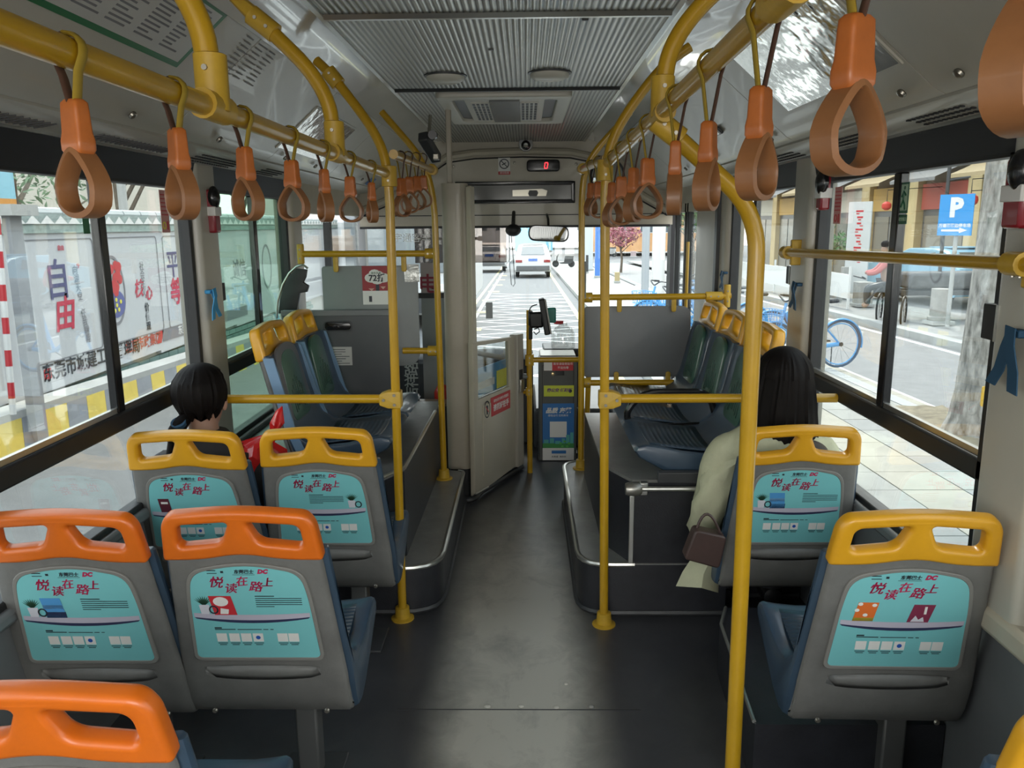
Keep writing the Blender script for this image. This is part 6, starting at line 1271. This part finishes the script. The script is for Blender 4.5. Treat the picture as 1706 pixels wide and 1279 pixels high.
for i, (dx, dy, a) in enumerate(((-.9, .55, PI/2+.3), (-.2, 1.35, PI/2+.25), (-.9, 2.1, PI/2+.35), (-.1, 2.9, PI/2+.2), (-.8, 3.9, PI/2+.3))): spots.append((p.x-.05+dx-.35, p.y+dy, a, ['blue shared bicycle close behind the nearest one', 'third blue bicycle of the parked row', 'fourth blue bicycle, mostly behind the pillar', 'fifth parked blue bicycle seen over the sideways seats', 'farthest blue bicycle of the parked row'][i]))
for i, (x, y, a, lb) in enumerate(spots):
    o = b0 if i == 0 else copy_tree(b0); o.location = (x, y, gz(y, -.30)); o.rotation_euler = (0, 0, a); tag(o, lb, 'bicycle', G3)
p = aG(1118, 540, -.3); o = copy_tree(b0); o.location = (p.x, p.y, p.z); o.rotation_euler = (0, 0, -.6); tag(o, 'blue bicycle leaning by the white street column ahead', 'bicycle', None)
if 'group' in o: del o['group']
# trunk with soil patch and yellow sign
o = empty('tree_trunk', aG(1622, 722, -.3), label='pale mottled tree trunk on the sidewalk by the near right window', cat='tree')
BK2 = mat('mottled_bark', (.20, .185, .16), .9, var=.55, vscale=9, bump=1., bscale=14, stretch=(2.2, 2.2, .6), col2=(.52, .50, .46))
rows = []
for i, (z, r) in enumerate(((-.05, .30), (.03, .26), (.15, .22), (.4, .19), (.9, .175), (1.6, .17), (2.6, .165), (4, .16))): rows.append([Vector((.02*z+r*math.cos(2*PI*j/22)*(1+.06*math.sin(3*j+z)), r*math.sin(2*PI*j/22)*(1+.06*math.cos(2*j+z)), z)) for j in range(22)])
MB().loft(rows).build('trunk', BK2, o, ang=70); leaf_cluster('crown', (0, 0, 4.6), (1.8, 1.8, 1.1), 700, LEAF, o, .16, 9)
so_ = empty('soil_patch', label='square bare soil patch around the tree trunk', cat='soil', kind='stuff'); SO = mat('soil', (.24, .20, .14), .95, var=.35, vscale=9, bump=.8, bscale=9)
q = MB(); random.seed(4); n_ = 14; x0, y0 = 3.42, 6.35
g_ = [[(x0+1.0*i/n_*1.0, y0+2.0*j/n_, gz(y0+2.0*j/n_, -.292)+random.uniform(-.0, .02)) for i in range(n_+1)] for j in range(n_+1)]
q.add([p for r in g_ for p in r], [(j*(n_+1)+i, j*(n_+1)+i+1, (j+1)*(n_+1)+i+1, (j+1)*(n_+1)+i) for j in range(n_) for i in range(n_)]); q.build('soil', SO, so_, ang=20)
o = empty('yellow_tag', label='small yellow framed tag in front of the tree trunk', cat='tag'); p = aX(1652, 660, 3.8); o.location = p; link('tag_frame', plate_mesh(rrect(.17, .17, .02), [rrect(.13, .13, .012)], .01), YELC, o, M=FRX((0, 0, 0))); MB().b2((-.065, .0, -.065), (.065, .003, .065)).build('tag_face', mat('pale_yellow', (.60, .52, .25), .5), o)
for k in range(3): MB().b2((-.055, -.003, -.04+.035*k), (.055, 0, -.03+.035*k)).build('tag_bar', YELC, o)
# tricycle and rider on the side road
o = empty('tricycle', label='dark cargo tricycle with load on the side road', cat='tricycle'); pL_ = aG(1463, 538, -.42); pR_ = aG(1503, 546, -.42); o.location = pL_.lerp(pR_, .5); d_ = (pR_-pL_); sc_ = 1
for k, pp in enumerate((pL_, pR_)):
    c_ = pp-o.location+Vector((0, 0, .33)); q = MB(); q.tube([c_+Vector((.10*math.cos(2*PI*j/24)*0+ .30*math.cos(2*PI*j/24)*.55, .30*math.cos(2*PI*j/24)*.8, .32*math.sin(2*PI*j/24))) for j in range(25)], .022, 8, cap=False); wq = q.build('wheel', BLK, o); q = MB()
    for j in range(8): a = PI*j/8; v_ = Vector((.30*math.cos(a)*.55, .30*math.cos(a)*.8, .30*math.sin(a))); q.tube([c_-v_, c_+v_], .005, 4)
    q.build('spokes', SPK, wq)
MB().box((1.15, .25, .95), (1.7, .75, .34)).build('cargo_load', mat('dark_load', (.10, .10, .10), .8, var=.5, vscale=6), o, bevel=.06); MB().box((1.1, .25, .70), (1.8, .8, .10)).build('cargo_bed', DKG, o); MB().tube([(-.55, 0, .5), (-.2, 0, .9), (.3, .1, .6)], .03, 8).build('frame', DKG, o); MB().tube([(-.75, -.2, 1.05), (-.6, 0, 1.0), (-.75, .25, 1.05)], .018, 8).build('handlebar', BLK, o)
tl_ = o.location.copy()
e = empty('person', (tl_.x-.05, tl_.y+.1, tl_.z+.85), PI/2-.3, 'rider in a red top on the cargo tricycle', 'person')
P = [(0, 0, .05), (0, .05, .30), (0, .10, .50), (0, .12, .62), (0, .14, .74), (0, .15, .84)]; Rr = [.15, .14, .15, .05, .08, .07]; Ed = [(i, i+1) for i in range(5)]
for s in (-1, 1):
    k = len(P); P += [(s*.18, .10, .48), (s*.22, .28, .28), (s*.18, .48, .25)]; Rr += [.06, .05, .04]; Ed += [(2, k), (k, k+1), (k+1, k+2)]
    k = len(P); P += [(s*.10, .10, .0), (s*.12, .42, -.05), (s*.12, .40, -.42), (s*.12, .50, -.45)]; Rr += [.085, .07, .05, .035]; Ed += [(0, k), (k, k+1), (k+1, k+2), (k+2, k+3)]
skinned('body', P, Ed, Rr, mat('rider_skin', (.34, .22, .16), .6), e, 1)
skinned('jacket', P[:3]+[P[6], P[7], P[8], P[13], P[14], P[15]], [(0, 1), (1, 2), (2, 3), (3, 4), (4, 5), (2, 6), (6, 7), (7, 8)], [.17, .16, .165, .075, .062, .05, .075, .062, .05], mat('faded_red_cloth', (.50, .14, .13), .8), e, 1); MB().ball((0, .13, .87), (.085, .09, .08), 12, 8).build('hair', HAIR, e)
TI = [9, 10, 11, 16, 17, 18]; TP = [P[0]]+[P[i] for i in TI]; skinned('trousers', TP, [(0, 1), (1, 2), (2, 3), (0, 4), (4, 5), (5, 6)], [.165, .10, .085, .065, .10, .085, .065], DKG, e, 1)
# bollards on the forecourt
for u, v, w_, h_, lb in ((1563, 540, 26, .72, 'round pale stone bollard right of the tricycle'), (1386, 500, 18, .62, 'dark stone block seat near the far window edge'), (1436, 510, 22, .62, 'pinkish stone block left of the tricycle'), (1405, 497, 10, .9, 'slim pale upright stone between the two blocks')):
    post(lb, u, v, w_, h_, mat('stone_bollard', (.36, .34, .31), .8, var=.2), 'bollard', 'bollard', round_=(u == 1563))
# parking sign
p = aX(1592, 358, 8.2); o = empty('parking_sign', p, label='blue parking sign with white P and arrow', cat='sign'); sg = (p-O).length/F; M = frame((0, 0, 0), (.55, -.83, 0), (0, 0, 1)); W_, H_ = 44*sg*1.12, 58*sg
MB().b2((-W_/2, -H_/2, -.02), (W_/2, H_/2, 0)).build('board', mat('sign_blue', (.04, .30, .68), .45), o, M=M); text('P', H_*.62, WHT, o, M @ T(0, H_*.16, .003), 'lettering', bold=.025); text('万道路路边停车场', H_*.10, WHT, o, M @ T(0, -H_*.26, .003), 'lettering', bold=.002)
MB().prism([(-W_*.38, -H_*.40), (W_*.15, -H_*.40), (W_*.15, -H_*.44), (W_*.38, -H_*.37), (W_*.15, -H_*.31), (W_*.15, -H_*.35), (-W_*.38, -H_*.35)], 0, .004, M @ T(0, 0, .002)).build('arrow', WHT, o)
MB().tube([(.08, .06, -p.z-.5), (.08, .06, H_*.5)], .04, 10).build('sign_post', CONC, o)
# shop block at the right, beyond the forecourt
sb = empty('shop_building', label='warm lit shop block with shop fronts and awnings across the side road', cat='building'); SX = 13.0
WY = mat('warm_stone', (.66, .50, .26), .7, var=.12, vscale=1.2); DKW = mat('shop_dark', (.10, .095, .09), .3); OB2 = mat('amber_board', (.62, .38, .10), .5); SG = mat('shop_grey_roof', (.22, .21, .20), .7)
MB().b2((SX, 4, -1.2), (SX+6, 46, 9)).build('walls', mat('shop_brown_wall', (.26, .205, .15), .8, var=.2, vscale=1.2), sb, smooth=False)
for k in range(11):
    y = 5+k*3.7
    MB().b2((SX-.25, y-.35, -1.1), (SX+.02, y+.35, 8.5)).build('pilaster', WY, sb, smooth=False); w0 = MB().b2((SX-.08, y+.5, -1.0), (SX, y+3.2, 1.9)).build('shop_front', DKW, sb, smooth=False)
    MB().b2((SX-.14, y+.45, 1.9), (SX, y+3.25, 2.7)).build('sign_board', (OB2, mat('board_cream', (.62, .58, .48), .5), mat('board_red', (.45, .08, .05), .5))[k % 3], sb, smooth=False)
    MB().add([(SX-.05, y+.4, 3.3), (SX-.05, y+3.3, 3.3), (SX-1.2, y+3.3, 2.8), (SX-1.2, y+.4, 2.8), (SX-1.2, y+3.3, 2.7), (SX-1.2, y+.4, 2.7)], [(0, 1, 2, 3), (3, 2, 4, 5)]).build('awning', SG if k % 2 else mat('awning_tan', (.40, .30, .16), .7), sb, smooth=False)
    for j, z in enumerate((3.7, 6.2)): w1 = MB().b2((SX-.06, y+.8, z), (SX, y+2.9, z+1.5)).build('window', mat('frame_bronze', (.22, .17, .10), .5), sb, smooth=False); MB().b2((SX-.07, y+.9, z+.1), (SX-.06, y+2.8, z+1.4)).build('pane', mat('shop_pane', (.26, .27, .27), .15), w1, smooth=False)
    for j in range(2): w2 = MB().b2((SX-.10, y+.7+1.25*j, -.9), (SX-.08, y+1.8+1.25*j, 1.7)).build('pane', mat('shop_window_pane', (.24, .20, .14), .2), w0, smooth=False)
MB().b2((SX-.5, 4, 3.35), (SX, 46, 3.55)).build('cornice', mat('cornice_cream', (.64, .60, .50), .6), sb, smooth=False)
# shop goods, lanterns, vertical banner
for u, v, r, lb, c_ in ((1617, 333, .16, 'red round lantern right of the parking sign', (.60, .05, .03)), (1616, 347, .08, 'small yellow tassel lantern under the red lantern', (.7, .5, .05)), (1477, 343, .13, 'small red lantern left of the window mullion', (.60, .05, .03))):
    p = aX(u, v, 11.2); o = empty('lantern', p, label=lb, cat='lantern'); MB().lathe([(r*.4, -r), (r, -r*.5), (r*1.1, 0), (r, r*.5), (r*.4, r)], n=16).build('lantern_body', mat('lantern_%d' % u, c_, .6), o); MB().tube([(0, 0, r), (0, 0, r+.35), (1.9, 0, r+.45)], .012, 6).build('hanger', BLK, o)
p = aX(1432, 372, 9.5); o = empty('banner_stand', p, label='pale upright banner with red lettering by the forecourt', cat='banner'); M = frame((0, 0, 0), (.5, -.86, 0), (0, 0, 1)); MB().b2((-.38, -2.0, -.02), (.38, .6, .02)).build('banner', mat('banner_pale', (.60, .60, .58), .6), o, M=M)
q = MB()
for i in range(9): q.box((.02*(i % 2), .34-.17*i, .024), (.24-.05*(i % 3), .05, .004)); q.box((-.06+.07*(i % 3), .27-.17*i, .024), (.10, .03, .004))
tag(q.build('red_lettering', RED, o, M=M, smooth=False), kind='stuff')
tree('leafy low shrub tree beside the banner at right', (9.0, 24.6, gz(24)), 1.9, .75, LEAF, 6, .05, 500, .09); tree('street tree by the far pavement ahead', (7.0, 34, gz(34)), 3.5, 1.3, LEAF, 7, .08, 600, .16); tree('flowering shrub tree ahead near the orange shops', (5.2, 44, gz(44)), 2.4, 1.1, mat('flower_mix', (.40, .32, .10), .7, var=.6, vscale=2, col2=(.55, .12, .25)), 8, .06, 500, .14)
# parked cars across the side road
car('pale blue car parked in front of the shops', 'car', (11.3, 19.5, gz(19.5, -.32)), .12, mat('pale_blue_car', (.22, .42, .55), .3), 1.0, suv=False); car('white car parked behind the parking sign', 'car', (11.6, 12.8, gz(12.8, -.32)), .08, WC, 1.0, suv=False)
# white railing behind the far sidewalk
o = empty('white_railing', label='white panel railing along the far side of the side road', cat='railing')
for k in range(10): y = 20+k*1.5; MB().b2((8.0, y, gz(y)), (8.05, y+.05, gz(y)+1.15)).build('railing_post', WHT, o); MB().b2((8.0, y+.05, gz(y)+.35), (8.04, y+1.5, gz(y)+.95)).build('railing_panel', WHT, o)
o = empty('wall_lamp', label='black lamp post with a lantern head by the shops', cat='lamp post'); p = aX(1580, 300, 9.0); MB().tube([(p.x, p.y, -.6), (p.x, p.y, p.z+.3)], .04, 8).build('post', DKG, o); MB().tube([(p.x, p.y, p.z), (p.x+.3, p.y-.3, p.z+.05)], .02, 6).build('lamp_arm', DKG, o)
for o in list(bpy.data.objects):
    if o.type == 'MESH' and len(o.data.vertices) == 0: bpy.data.objects.remove(o)
